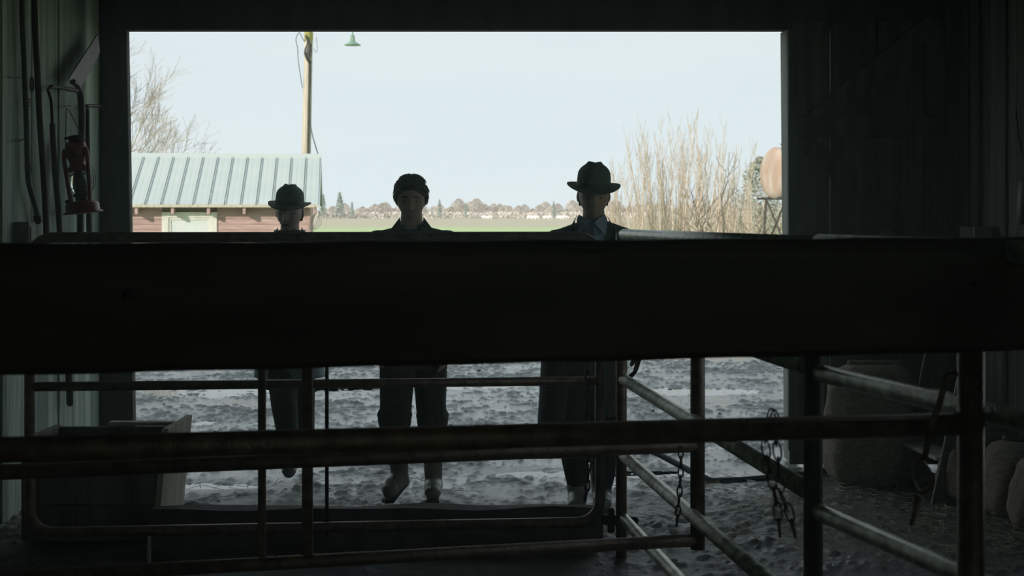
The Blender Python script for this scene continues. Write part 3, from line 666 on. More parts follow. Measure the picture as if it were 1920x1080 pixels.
# straw scattered on the barn floor
sv = MB()
def straw(n, x0, x1, y0, y1):
    for _ in range(n):
        x, y = random.uniform(x0, x1), random.uniform(y0, y1)
        z = float(ground_z(np.array([x]), np.array([y]), 1.0)[0])+random.uniform(.004, .022)
        a = random.uniform(0, PI); ln = random.uniform(.03, .11); t = V(math.cos(a), math.sin(a), random.uniform(-.25, .25))*ln/2
        w = V(-math.sin(a), math.cos(a), 0)*.0016
        c = V(x, y, z); sv.add([c-t-w, c-t+w, c+t+w, c+t-w, c+V(0, 0, .002)-t, c+V(0, 0, .002)+t], [(0, 1, 2, 3), (0, 4, 5, 3), (1, 2, 5, 4)])
straw(700, 1.3, 2.7, 6.2, 7.8); straw(450, .6, 2.0, 6.4, 8.3); straw(160, -2, .6, 6.6, 8.3); straw(260, 2.0, 2.7, 6.2, 7.2)
o = sv.build('straw', 'straw'); o['kind'] = 'stuff'; o['label'] = 'loose pale straw stalks scattered over the barn floor'
# clods thrown up in the yard
cl = MB(); crs = random.Random(11)
for _ in range(45):
    y = 8.7+crs.random()**1.4*5.6; x = crs.uniform(-3.8, 3.6)
    z = float(ground_z(np.array([x]), np.array([y]), 1.0)[0]); r = crs.uniform(.006, .02)
    cl.ball((x, y, z+r*.3), (r*1.4, r, r*.8), 6, 4, Matrix.Rotation(crs.uniform(0, 3), 3, 'Z'))
o = cl.build('mud_clods', 'wet_mud', smooth=True); o['kind'] = 'stuff'; o['label'] = 'small clods of wet mud strewn across the yard'

# ------------------------------------------------------------------ the three men
def head_mesh(mb, C, pitch, yaw=0, s=1.0):
    """skull, face and ears as one deformed ball, added to mb (C = middle of the head)"""
    M = Matrix.Translation(C) @ Matrix.Rotation(yaw, 4, 'Z') @ Matrix.Rotation(pitch, 4, 'X')
    n, m = 64, 60; vs = []; fs = []
    def gs(x, y, sx_, sy_): return math.exp(-(x/sx_)**2-(y/sy_)**2)
    for i in range(m+1):
        th = PI*i/m
        for k in range(n):
            ph = 2*PI*k/n
            x, y, z = math.sin(th)*math.sin(ph), -math.sin(th)*math.cos(ph), -math.cos(th)
            X, Y, Z = x*.077, y*.098, z*.118
            if z < 0:
                t = min(1, -z); X *= 1-.30*t**1.6
                Y = Y*(1-.12*t) - (.012*t if y < 0 else -.0)
                if y > 0: Y *= 1-.35*t
            front = max(0, -y)
            u, w = X, Z
            d = 0
            d += .006*(gs(u-.032, w-.028, .022, .010)+gs(u+.032, w-.028, .022, .010))    # brows
            d -= .015*(gs(u-.031, w-.006, .016, .012)+gs(u+.031, w-.006, .016, .012))    # eye sockets
            d += .006*(gs(u-.045, w+.022, .02, .018)+gs(u+.045, w+.022, .02, .018))      # cheekbones
            d += .033*gs(u, w+.026, .0125, .015)+.019*gs(u, w-.002, .0095, .026)+.010*(gs(u-.013, w+.030, .007, .008)+gs(u+.013, w+.030, .007, .008))          # nose
            d += .010*gs(u, w+.062, .022, .0055)+.010*gs(u, w+.077, .018, .006)-.006*gs(u, w+.0695, .022, .0035)-.005*gs(u, w+.048, .012, .007)  # lips
            d += .009*gs(u, w+.102, .02, .014)                                           # chin
            Y -= d*front
            vs.append(M @ (V(X, Y, Z)*s))
    for i in range(m):
        for k in range(n):
            fs.append((i*n+k, i*n+(k+1) % n, (i+1)*n+(k+1) % n, (i+1)*n+k))
    mb.add(vs, fs)
    for sd in (-1, 1):
        R = M.to_3x3() @ Matrix.Rotation(sd*.35, 3, 'Z')
        mb.ball(M @ (V(sd*.079, .012, -.008)*s), (.009*s, .017*s, .031*s), 14, 10, R)
    return M
def hand(mb, W_, dirn, palm, side, s=1.0, curl=.5):
    """palm and five bent fingers from wrist W_ along dirn; palm = inner normal, side = thumb side"""
    d = Vector(dirn).normalized(); p = Vector(palm); p = (p-d*p.dot(d)).normalized(); t = d.cross(p)*side
    c = W_+d*.05*s
    R = Matrix((t, p, d)).transposed()
    mb.ball(c, (.040*s, .016*s, .052*s), 14, 10, R)
    mb.cap2(W_-d*.02*s, W_+d*.03*s, .026*s, .026*s, 12)
    for k, (off, ln) in enumerate(((.030, .068), (.010, .078), (-.010, .072), (-.029, .056))):
        a = W_+d*.090*s+t*off*s; q = a; ang = curl*.5
        for j, f in enumerate((.45, .32, .23)):
            e_ = q+(d*math.cos(ang)+p*math.sin(ang))*ln*f*s
            mb.cap2(q, e_, (.0095-.001*j)*s, (.009-.001*j)*s, 10); q = e_; ang += curl*.75
        mb.cap2(W_+d*.06*s+t*off*.8*s, a, .010*s, .0098*s, 10)
    a = W_+d*.025*s+t*.030*s; b_ = a+(d*.75+t*.55+p*.25).normalized()*.042*s; c = b_+(d*.95+t*.1+p*.35).normalized()*.032*s
    mb.cap2(a, b_, .013*s, .011*s, 10); mb.cap2(b_, c, .0105*s, .009*s, 10)
def hat(root, C, M, s, brim, crown_h, tilt_roll, name='hat'):
    """felt hat with a creased crown, a band and a curled brim"""
    H = M @ Matrix.Translation((0, .004*s, .042*s)) @ Matrix.Rotation(tilt_roll, 4, 'Y') @ Matrix.Rotation(math.radians(-6), 4, 'X')
    n = 48; rg = []
    for t in [0, .1, .25, .45, .65, .8, .9, .96, 1.0]:
        g = []
        for k in range(n):
            a = 2*PI*k/n; x, y = math.cos(a), math.sin(a)
            sh = 1-.07*t-.42*max(0, (t-.5)/.5)**2.6
            fr = max(0, -y); sh2 = 1-.16*t*fr*abs(x)**.6           # pinched front
            X = .088*x*sh*sh2; Y = .103*y*sh*(1-.05*t*fr)
            Z = crown_h*t+.012*t*(y*.5-.25)*-1
            g.append(V(X*s, Y*s, Z*s))
        rg.append(g)
    # crown top with a lengthwise crease
    for f, dz in ((.75, .006), (.5, .002), (.25, -.012), (.06, -.020)):
        g = []
        for k in range(n):
            a = 2*PI*k/n; q = rg[8][k]; xx = q.x/s*f; 
            g.append(V(q.x*f, q.y*(f*.75+.25) if f > .1 else q.y*.3, q.z+dz*s+(.010*abs(math.cos(a))*f)*s))
        rg.append(g)
    mb = MB(); mb.rings([[H @ q for q in g] for g in rg])
    o = mb.build(name+'_crown', 'felt_dark', root, smooth=True)
    br = []
    for t in (0, .3, .6, .85, 1.0):
        g = []
        for k in range(n):
            a = 2*PI*k/n; x, y = math.cos(a), math.sin(a)
            rx, ry = .089+(brim+.004)*t, .104+brim*t
            z = .016*abs(x)**2*t**1.7-.024*t*max(0, -y)**1.3+.012*t*max(0, y)
            g.append(V(rx*x*s, ry*y*s, z*s))
        br.append(g)
    top = [[H @ (q+V(0, 0, .0025)) for q in g] for g in br]; bot = [[H @ (q-V(0, 0, .0025)) for q in g] for g in br]
    rg2 = top+bot[::-1]+[top[0]]
    MB().rings(rg2, cap=False).build(name+'_brim', 'felt_dark', root, smooth=True)
    bd = []
    for z in (.003, .028):
        bd.append([H @ V((.0895*math.cos(2*PI*k/n)*(1-.10*z/crown_h))*s, (.1045*math.sin(2*PI*k/n)*(1-.1*z/crown_h))*s, z*s) for k in range(n)])
    MB().rings(bd, cap=False).build(name+'_band', 'hat_band', root, smooth=True)
def eyes(root, M, s):
    for sd in (-1, 1):
        o = MB().ball(M @ (V(sd*.031, -.0700, .005)*s), .0112*s, 14, 10).build('eye', 'eye_white', root, smooth=True)
        MB().ball(M @ (V(sd*.031, -.0778, .001)*s), .0050*s, 10, 8).build('iris', 'iris', o, smooth=True)
def brow(root, M, s, m='hair_brown'):
    for sd in (-1, 1):
        MB().rod([M @ (V(sd*(.014+.009*k), -.0985+.004*k*k*.45, .034-.0009*k**1.6)*s) for k in range(5)], [.003, .0042, .0042, .0035, .002], 8).build('eyebrow', m, root, smooth=True)
def person_body(root, J, s, pitch, yaw, name='body'):
    mb = MB(); C = J['head']; M = head_mesh(mb, C, pitch, yaw, s)
    mb.cap2(J['neck'], C+V(0, .022, -.05)*s, .062*s, .055*s, 18)
    ch = J['chest']; pv = J['pelvis']
    mb.chain([J['sh_a'], J['el_a'], J['wr_a']], [.050*s, .040*s, .028*s]); mb.chain([J['sh_b'], J['el_b'], J['wr_b']], [.050*s, .040*s, .028*s])
    mb.oval([(pv.x, pv.y, pv.z-.09*s, .10*s, .09*s), (pv.x, pv.y, pv.z, .165*s, .12*s), (pv.x, pv.y, pv.z+.15*s, .14*s, .10*s), (ch.x, ch.y, ch.z, .165*s, .115*s), (ch.x, ch.y, ch.z+.13*s, .16*s, .095*s), (J['neck'].x, J['neck'].y, J['neck'].z-.01, .07*s, .06*s)], 28)
    mb.cap2(J['sh_a'], J['neck']+V(0, 0, -.04), .05*s, .05*s); mb.cap2(J['sh_b'], J['neck']+V(0, 0, -.04), .05*s, .05*s)
    for q in 'ab':
        mb.chain([J['hip_'+q], J['kn_'+q], J['an_'+q]], [.085*s, .056*s, .040*s])
        an = J['an_'+q]; tt = J['toe_'+q]; mb.cap2(an, an.lerp(tt, .62), .036*s, .024*s)
    hand(mb, J['wr_a'], J['hd_a'], J.get('pm_a', V(1, 0, 0)), -1, s); hand(mb, J['wr_b'], J['hd_b'], J.get('pm_b', V(-1, 0, 0)), 1, s)
    o = mb.build(name, 'skin', root, remesh=.0052, soft=1)
    return M
def boot(mb, an, toe, sole_up=V(0, 0, 1), shaft_top=None, rs=.062, s=1.0):
    """a boot: shaft, foot, toe cap, heel and sole; an = ankle, toe = tip of the foot"""
    d = (toe-an); up = V(0, 0, 1)
    if shaft_top is not None: mb.chain([shaft_top, an.lerp(shaft_top, .3)+V(0, 0, 0), an], [rs*s, rs*.86*s, rs*.78*s], 18)
    heel = an-V(d.x, d.y, 0).normalized()*.035*s; heel = V(heel.x, heel.y, an.z-.035*s)
    mb.cap2(an, heel, .05*s, .045*s, 16)
    mid = an.lerp(toe, .55)+V(0, 0, .006)
    mb.chain([an+V(0, 0, -.01), mid, toe-d.normalized()*.03], [.052*s, .047*s, .038*s], 16)
    mb.ball(toe-d.normalized()*.04*s+V(0, 0, .004), (.046*s, .046*s, .036*s), 16, 10)
def trouser_leg(mb, hip, kn, an, r0, r1, r2, baggy=0, hem=None):
    mb.chain([hip, hip.lerp(kn, .5), kn, kn.lerp(an, .5), an], [r0, (r0+r1)/2*1.02, r1, (r1+r2)/2+baggy*.3, r2+baggy], 20)
    if baggy: mb.ball(an+V(0, 0, .03), (r2+baggy*1.3, r2+baggy*1.2, .055), 20, 10)
def collar_flap(P4, m, root, name, th=.006):
    return MB().plate(P4, (0, 1, .25), th).build(name, m, root, bevel=.0015)
def man(label, cx, Y, p, top, lean=0):
    """pixel to world for a figure whose middle stands at depth Y (p px per metre)"""
    return lambda x, y, dy=0.0: V((x-960)/p*(1+dy/Y), Y+dy, HZ-(y-400)/p*(1+dy/Y))

# --- man with the bare head and rubber boots
p2 = 350.; Y2 = F/p2
q = man('', 772, Y2, p2, 0)
r2 = thing('person', q(772, 942)*1, 'bareheaded man in a dark work jacket and rubber boots, head bowed, stepping forward', 'person')
s2 = 1.0
J = dict(head=q(771, 372, -.05), neck=q(772, 428, 0), chest=q(774, 500, 0), pelvis=q(776, 622, .02),
    sh_a=q(709, 456), el_a=q(697, 560, .06), wr_a=q(708, 640, -.06), hd_a=V(.08, -.25, -1), sh_b=q(838, 456), el_b=q(853, 560, .06), wr_b=q(838, 642, -.05), hd_b=V(-.06, -.25, -1),
    hip_a=q(746, 640, .01), kn_a=q(742, 770, -.12), an_a=q(749, 892, -.03), toe_a=q(727, 928, -.20),
    hip_b=q(805, 640, .02), kn_b=q(808, 780, .02), an_b=q(813, 905, .05), toe_b=q(811, 930, -.12))
M = person_body(r2, J, s2, math.radians(16), 0.02)
eyes(r2, M, s2); brow(r2, M, s2)
hb = MB(); n = 46; rg = []
for i in range(15):
    th = PI*.5*i/14; g = []
    for k in range(n):
        a = 2*PI*k/n; x, y = math.sin(a), -math.cos(a)
        low = -.012-.060*max(0, y)**.6+.084*max(0, -y)**1.4+.018*abs(x)*max(0, -y)   # hair line: high at the brow, low at the nape
        w = math.cos(th); z = low+(.128-low)*math.sin(th)
        f = max(0, 1-(z/.1285)**2.5)**.46 if z > 0 else 1-.05*(z/.07)**2
        wv = 1+.02*math.sin(a*9+th*5)+.012*math.sin(a*17)
        rr = 1.0 if th < .2 else 1
        g.append(M @ V(x*.0885*f*wv, y*.108*f*wv+.004, z+.004*math.sin(a*6)*math.cos(th)))
    rg.append(g)
hb.rings(rg)
hr = random.Random(4)
for _ in range(420):
    i = hr.randrange(0, 13); k = hr.randrange(n)
    if i < 3 and (k < 7 or k > n-7): continue
    p0 = rg[i][k].lerp(rg[i+1][k], hr.random()); c_ = M @ V(0, .004, .02)
    out = (p0-c_).normalized(); dn = (M.to_3x3() @ V(.35 if k < n/2 else -.25, .45, -.9)); dn = (dn-out*dn.dot(out)).normalized()
    p0 = p0-out*.004; l_ = hr.uniform(.018, .04)
    hb.rod([p0, p0+dn*l_*.5+out*.0042, p0+dn*l_+out*hr.uniform(.0, .004)], [.0045, .004, .0012], 5)
hb.build('hair', 'hair_brown', r2, smooth=True)
for sd in (-1, 1):
    MB().plate([M @ V(sd*.079, -.035, .02), M @ V(sd*.080, -.012, .02), M @ V(sd*.077, -.012, -.022), M @ V(sd*.075, -.026, -.018)], M.to_3x3() @ V(1, 0, 0), .008).build('sideburn', 'hair_brown', r2)
jk = MB()
jk.oval([(J['pelvis'].x, Y2+.02, q(0, 665).z, .195, .15), (J['pelvis'].x, Y2+.02, q(0, 640).z, .20, .155), (J['pelvis'].x, Y2+.01, q(0, 580).z, .185, .14), (J['chest'].x, Y2, q(0, 500).z, .20, .145), (J['chest'].x, Y2, q(0, 462).z, .195, .125), (J['neck'].x, Y2+.005, q(0, 440).z, .115, .09), (J['neck'].x, Y2+.01, q(0, 428).z, .078, .07)], 32)
jk.chain([J['sh_a'], J['el_a'], J['wr_a']], [.073, .062, .05], 18); jk.chain([J['sh_b'], J['el_b'], J['wr_b']], [.073, .062, .05], 18)
jk.cap2(J['sh_a'], J['neck']+V(-.02, .02, -.025), .064, .05); jk.cap2(J['sh_b'], J['neck']+V(.02, .02, -.025), .064, .05)
jk.build('jacket', 'jacket_green', r2, remesh=.011, soft=3)
# stand-up collar folded open at the throat
def collar(root, m, c, rx, ry, h, open_, flare, name='collar', th=.008, lowf=.05):
    n = 36; inner = []; rings_ = []
    for (t, off) in ((0, 0), (1, 0), (1, th), (0, th)):
        g = []
        for k in range(n+1):
            a = -PI/2+open_+(2*PI-2*open_)*k/n     # opening faces the lens
            fr = max(0, -math.sin(a))
            x = c.x+(rx+off+flare*t)*math.cos(a); y = c.y+(ry+off+flare*t)*math.sin(a)
            z = c.z+h*t*(1-.25*fr)-lowf*fr*(1-t*.6)
            g.append(V(x, y, z))
        rings_.append(g)
    vs = [v for g in rings_ for v in g]; k1 = n+1; fs = []
    for i in range(4):
        for k in range(n): fs.append((i*k1+k, i*k1+k+1, ((i+1) % 4)*k1+k+1, ((i+1) % 4)*k1+k))
    fs += [(0, k1, 2*k1, 3*k1), (n, k1+n, 2*k1+n, 3*k1+n)]
    return MB().add(vs, fs).build(name, m, root, smooth=False)
collar(r2, 'jacket_green', q(772, 430, .005), .074, .076, .045, .55, -.008)
for sd in (-1, 1):
    collar_flap([q(772+sd*22, 407, -.02), q(772+sd*38, 428, -.07), q(772+sd*30, 452, -.135), q(772+sd*11, 440, -.125), q(772+sd*20, 424, -.085)], 'jacket_green', r2, 'lapel', .01)
tz = MB()
tz.oval([(J['pelvis'].x, Y2+.02, q(0, 690).z, .15, .11), (J['pelvis'].x, Y2+.02, q(0, 655).z, .175, .13), (J['pelvis'].x, Y2+.02, q(0, 610).z, .17, .125), (J['pelvis'].x, Y2+.02, q(0, 590).z, .15, .11)], 30)
trouser_leg(tz, J['hip_a'], J['kn_a'], q(740, 788, -.10), .098, .084, .074, .016); trouser_leg(tz, J['hip_b'], q(808, 760, .02), q(811, 790, .02), .098, .082, .072, .014)
tz.build('trousers', 'trousers_green', r2, remesh=.011, soft=3)
for nm, an, toe, st in (('boot', J['an_a'], J['toe_a'], q(745, 800, -.09)), ('boot', J['an_b'], J['toe_b'], q(811, 800, .03))):
    mb = MB(); boot(mb, an, toe, None, st, .060)
    bo = mb.build(nm, 'rubber_boot', r2, remesh=.008, soft=3)
    d = V(toe.x-an.x, toe.y-an.y, 0).normalized(); w = V(-d.y, d.x, 0)*.045; low = -.052
    sl = [an-d*.075+w*.75+V(0, 0, low-.035 if nm == 'x' else low), toe+w*.8+V(0, 0, -.042), toe+d*.035+V(0, 0, -.04), toe-w*.8+V(0, 0, -.042), an-d*.075-w*.75+V(0, 0, low)]
    MB().add(sl+[v+V(0, 0, .02) for v in sl], [(4, 3, 2, 1, 0), (5, 6, 7, 8, 9)]+[(i, (i+1) % 5, (i+1) % 5+5, i+5) for i in range(5)]).build('sole', 'rubber_dark', bo, bevel=.004)

# --- tall man in suit, tie and fedora
p3 = 358.; Y3 = F/p3
q = man('', 1112, Y3, p3, 0)
r3 = thing('person', q(1112, 955), 'tall man in dark suit and overcoat, pale blue shirt, dark tie and brimmed hat', 'person')
J = dict(head=q(1113, 367, -.04), neck=q(1114, 424, 0), chest=q(1112, 500, 0), pelvis=q(1104, 640, .02),
    sh_a=q(1044, 455), el_a=q(1030, 560, .06), wr_a=q(1036, 650, -.03), hd_a=V(.1, -.15, -1), sh_b=q(1184, 455), el_b=q(1202, 570, .06), wr_b=q(1198, 652, -.02), hd_b=V(-.10, -.15, -1),
    hip_a=q(1075, 660, .01), kn_a=q(1072, 800, -.03), an_a=q(1083, 930, .02), toe_a=q(1080, 952, -.16),
    hip_b=q(1136, 660, .02), kn_b=q(1136, 800, .04), an_b=q(1128, 928, .1), toe_b=q(1132, 950, -.08))
M = person_body(r3, J, 1.0, math.radians(12), 0.0)
eyes(r3, M, 1.0); brow(r3, M, 1.0)
for w_, d_, pm, sd in (('wr_a', 'hd_a', V(1, 0, 0), -1), ('wr_b', 'hd_b', V(-1, 0, 0), 1)):
    gm = MB(); hand(gm, J[w_]+V(0, 0, .012), J[d_], pm, sd, 1.16); gm.build('hand_cover', 'scarf_black', r3, remesh=.006, soft=1)  # dark, slightly larger layer put over each hand
hat(r3, J['head'], M, 1.02, .044, .116, math.radians(2))
MB().rings([[M @ V(x*.081*f, y*.100*f+.006, z) for x, y in [(math.sin(PI*.50+PI*k/30), -math.cos(PI*.50+PI*k/30)) for k in range(31)]] for z, f in ((-.055, .93), (-.02, 1.0), (.03, 1.03), (.065, 1.0))], cap=False).build('hair', 'hair_brown', r3, smooth=True)
ct = MB()
ct.oval([(J['pelvis'].x, Y3+.03, q(0, 700).z, .205, .16), (J['pelvis'].x, Y3+.02, q(0, 640).z, .20, .155), (J['chest'].x-.01, Y3+.01, q(0, 570).z, .19, .14), (J['chest'].x, Y3, q(0, 500).z, .205, .145), (J['chest'].x, Y3, q(0, 462).z, .205, .125), (J['neck'].x, Y3+.01, q(0, 437).z, .12, .09), (J['neck'].x, Y3+.015, q(0, 424).z, .07, .065)], 32)
ct.chain([J['sh_a'], J['el_a'], J['wr_a']+V(0, 0, .01)], [.072, .062, .05], 18); ct.chain([J['sh_b'], J['el_b'], J['wr_b']+V(0, 0, .01)], [.072, .062, .05], 18)
ct.cap2(J['sh_a'], J['neck']+V(-.03, .025, -.012), .066, .052); ct.cap2(J['sh_b'], J['neck']+V(.03, .025, -.012), .066, .052)
# coat skirts: one each side of the front opening, hanging to the knee
for (xa0, xa1, zb, dx) in ((1012, 1092, 800, -4), (1083, 1174, 778, 0)):
    xm_ = (xa0+xa1)/2; rw = (xa1-xa0)/2/p3
    ct.oval([(q(xm_+dx, 0).x, Y3+.02, q(0, zb).z, rw*1.02, .135), (q(xm_, 0).x, Y3+.02, q(0, 720).z, rw*1.0, .13), (q(xm_, 0).x, Y3+.02, q(0, 640).z, rw*.9, .125)], 26)
ct.build('coat', 'coat_dark', r3, remesh=.011, soft=3)
sh = MB(); nc = q(1114, 424, -.005)
sh.oval([(nc.x, nc.y, nc.z-.10, .10, .125), (nc.x, nc.y, nc.z-.02, .07, .075), (nc.x, nc.y, nc.z+.035, .064, .066)], 28)
sh.plate([q(1094, 428, -.125), q(1134, 428, -.125), q(1120, 500, -.158), q(1106, 500, -.158)], (0, 1, -.15), .02)
sh.build('shirt', 'shirt_blue', r3, smooth=True)
for sd in (-1, 1):
    x0_ = 1110
    collar_flap([q(x0_+sd*25, 402, -.045), q(x0_+sd*29, 412, -.07), q(x0_+sd*25, 441, -.165), q(x0_+sd*4, 418, -.14), q(x0_+sd*10, 410, -.105)], 'shirt_blue', r3, 'shirt_collar', .006)
    collar_flap([q(x0_+sd*28, 404, .0), q(x0_+sd*40, 424, -.10), q(x0_+sd*50, 456, -.165), q(x0_+sd*22, 505, -.18), q(x0_+sd*12, 500, -.18), q(x0_+sd*30, 440, -.155), q(x0_+sd*32, 415, -.09)], 'suit_dark', r3, 'lapel', .012)
tk = MB(); tk.plate([q(1104, 416, -.172), q(1115, 416, -.172), q(1113, 431, -.18), q(1106, 431, -.18)], (0, 1, -.2), .016)
tk.plate([q(1106.5, 431, -.176), q(1112.5, 431, -.176), q(1121, 520, -.196), q(1101, 520, -.196)], (0, 1, -.15), .010)
tk.build('tie', 'tie_dark', r3, bevel=.002)
tz = MB()
tz.oval([(J['pelvis'].x, Y3+.03, q(0, 700).z, .15, .11), (J['pelvis'].x, Y3+.02, q(0, 640).z, .165, .125), (J['pelvis'].x, Y3+.02, q(0, 610).z, .15, .11)], 30)
trouser_leg(tz, J['hip_a'], J['kn_a'], q(1082, 898, .01), .098, .092, .060); trouser_leg(tz, J['hip_b'], J['kn_b'], q(1130, 900, .08), .098, .095, .060)
tz.build('trousers', 'trousers_dark', r3, remesh=.011, soft=3)
for an, toe in ((J['an_a'], J['toe_a']), (J['an_b'], J['toe_b'])):
    mb = MB(); boot(mb, an, toe, None, an+V(0, 0, .14), .066)
    bo = mb.build('boot', 'rubber_boot', r3, remesh=.008, soft=3)
    MB().torus(an+V(0, 0, .145), .058, .006, (1, 0, 0), (0, 1, 0), 24, 6).build('boot_rim', 'rubber_dark', bo, smooth=True)

# --- shorter man in grey coat and hat, walking behind
p1 = 321.; Y1 = F/p1
q = man('', 541, Y1, p1, 0); s1 = .95
r1 = thing('person', q(548, 898), 'shorter man in a pale grey coat, black scarf and pinched hat walking up behind', 'person')
J = dict(head=q(543, 398, -.04), neck=q(543, 449, 0), chest=q(543, 520, 0), pelvis=q(543, 640, .03),
    sh_a=q(486, 474), el_a=q(476, 570, .06), wr_a=q(490, 645, -.05), hd_a=V(.1, -.2, -1), sh_b=q(600, 474), el_b=q(610, 570, .06), wr_b=q(597, 645, -.05), hd_b=V(-.1, -.2, -1),
    hip_a=q(525, 655, .0), kn_a=q(533, 760, -.14), an_a=q(545, 862, -.05), toe_a=q(541, 890, -.2),
    hip_b=q(562, 655, .04), kn_b=q(566, 765, .06), an_b=q(574, 850, .28), toe_b=q(574, 868, .12))
M = person_body(r1, J, s1, math.radians(9), -.08)
eyes(r1, M, s1); brow(r1, M, s1)
MB().rod([M @ (V(x, -.098-.012*(1-abs(x)/.035), -.058-.012*abs(x)/.035)*s1) for x in (-.03, -.015, 0, .015, .03)], [.003, .006, .006, .006, .003], 8).build('moustache', 'hair_brown', r1, smooth=True)
hat(r1, J['head'], M, .99*s1+.02, .036, .112, math.radians(3))
MB().rings([[M @ (V(x*.081*f, y*.100*f+.006, z)*s1) for x, y in [(math.sin(PI*.50+PI*k/30), -math.cos(PI*.50+PI*k/30)) for k in range(31)]] for z, f in ((-.055, .93), (-.02, 1.0), (.03, 1.03), (.065, 1.0))], cap=False).build('hair', 'hair_brown', r1, smooth=True)
ct = MB()
ct.oval([(J['pelvis'].x, Y1+.03, q(0, 708).z, .21, .165), (J['pelvis'].x, Y1+.03, q(0, 640).z, .185, .15), (J['chest'].x, Y1+.01, q(0, 580).z, .175, .135), (J['chest'].x, Y1, q(0, 520).z, .185, .135), (J['chest'].x, Y1, q(0, 480).z, .18, .12), (J['neck'].x, Y1+.01, q(0, 457).z, .11, .09), (J['neck'].x, Y1+.015, q(0, 446).z, .075, .07)], 32)
ct.chain([J['sh_a'], J['el_a'], J['wr_a']+V(0, 0, .01)], [.068, .058, .048], 18); ct.chain([J['sh_b'], J['el_b'], J['wr_b']+V(0, 0, .01)], [.068, .058, .048], 18)
ct.cap2(J['sh_a'], J['neck']+V(-.02, .015, -.03), .058, .058); ct.cap2(J['sh_b'], J['neck']+V(.02, .015, -.03), .058, .058)
ct.build('coat', 'coat_grey', r1, remesh=.011, soft=3)
sc_ = MB(); nc = q(543, 441, -.005)
sc_.oval([(nc.x, nc.y, nc.z-.10, .095, .12), (nc.x, nc.y, nc.z-.03, .078, .085), (nc.x, nc.y, nc.z+.03, .066, .068)], 28)
sc_.build('scarf', 'scarf_black', r1, smooth=True)
collar(r1, 'coat_grey', q(543, 446, .01), .082, .082, .045, .75, .002)
for sd in (-1, 1):
    collar_flap([q(543+sd*22, 426, -.03), q(543+sd*34, 443, -.085), q(543+sd*36, 480, -.14), q(543+sd*12, 520, -.15), q(543+sd*8, 500, -.15), q(543+sd*22, 462, -.12)], 'coat_grey', r1, 'lapel', .01)
tz = MB()
tz.oval([(J['pelvis'].x, Y1+.03, q(0, 690).z, .14, .11), (J['pelvis'].x, Y1+.03, q(0, 640).z, .155, .12), (J['pelvis'].x, Y1+.03, q(0, 610).z, .14, .11)], 30)
trouser_leg(tz, J['hip_a'], J['kn_a'], q(546, 866, -.05), .092, .076, .052); trouser_leg(tz, J['hip_b'], J['kn_b'], q(573, 846, .27), .092, .076, .055)
tz.build('trousers', 'trousers_dark', r1, remesh=.011, soft=3)
for an, toe in ((J['an_a'], J['toe_a']), (J['an_b'], J['toe_b'])):
    mb = MB(); boot(mb, an, toe, None, None, .05, .95); mb.build('shoe', 'shoe_leather', r1, remesh=.008, soft=3)

# ------------------------------------------------------------------ beyond the yard: shed, pole, lamp, tank
EO = V((597-960)*36.1/F, 36.1, 1.76)       # eave corner of the shed
ad = V(-.9925, -.122, 0); dd = V(-.122, .9925, 0); RUN, RISE, LEN = 2.8, 1.375, 8.0
shd = thing('farm_shed', V(EO.x, EO.y, -.45)+ad*3, 'low red clapboard shed with a pale standing seam metal roof', 'shed')
def sh_pt(a, d, z): p = EO+ad*a+dd*d; return V(p.x, p.y, z)
def sh_box(a0, a1, d0, d1, z0, z1): return MB().add([sh_pt(a, d, z) for z in (z0, z1) for a, d in ((a0, d0), (a1, d0), (a1, d1), (a0, d1))], [(0,3,2,1),(4,5,6,7),(0,1,5,4),(1,2,6,5),(2,3,7,6),(3,0,4,7)])
ZE, ZR = 1.76, 1.76+RISE
def roof_pt(a, t, up=0): return sh_pt(a, RUN*t, ZE+RISE*t+up)
def back_pt(a, t, up=0): return sh_pt(a, 2*RUN-RUN*t, ZE+RISE*t+up)
a = .0
k = 0
while a < LEN:
    w = .402
    for fn, nm in ((roof_pt, 'roof_panel'), (back_pt, 'roof_panel')):
        pts = []; xs = [0, .06, .075, .13, .145, .20, .215, .27, .285, .34, .355, w-.02]
        hs = [0, 0, .0025, .0025, 0, 0, .0025, .0025, 0, 0, .002, .002]
        vs = [fn(a+x, t, h+.03) for t in (0, 1) for x, h in zip(xs, hs)]; n = len(xs)
        vs += [fn(a+x, t, h) for t in (0, 1) for x, h in zip(xs, hs)]
        fs = [(i, i+1, n+i+1, n+i) for i in range(n-1)]+[(2*n+i+1, 2*n+i, 3*n+i, 3*n+i+1) for i in range(n-1)]+[(i, 2*n+i, 2*n+i+1, i+1) for i in range(n-1)]
        MB().add(vs, fs).build(nm, 'roof_metal', shd)
        if fn is roof_pt:
            for o_ in (-.030, .012):
                mb = MB(); mb.bar(fn(a+o_, -.005, .042), fn(a+o_, 1, .042), .02, .03, (0, 0, 1)); mb.build('seam', 'roof_seam', shd)
    a += w; k += 1
mb = MB(); mb.plate([sh_pt(-.03, RUN-.16, ZR-.02), sh_pt(-.03, RUN, ZR+.09), sh_pt(-.03, RUN+.16, ZR-.02), sh_pt(-.03, RUN, ZR-.1)], ad, .01); mb = MB()
for sgn in (-1, 1):
    mb.add([sh_pt(-.04, RUN+sgn*.20, ZR-.055), sh_pt(LEN, RUN+sgn*.20, ZR-.055), sh_pt(LEN, RUN, ZR+.085), sh_pt(-.04, RUN, ZR+.085), sh_pt(-.04, RUN+sgn*.20, ZR-.075), sh_pt(LEN, RUN+sgn*.20, ZR-.075), sh_pt(LEN, RUN, ZR+.03), sh_pt(-.04, RUN, ZR+.03)],
        [(0,1,2,3),(7,6,5,4),(0,4,5,1),(1,5,6,2),(2,6,7,3),(3,7,4,0)])
mb.build('ridge_cap', 'ridge_metal', shd)
WD = .36     # wall behind the eave
nb = 15; z = -.45; h = (1.70+.45)/nb
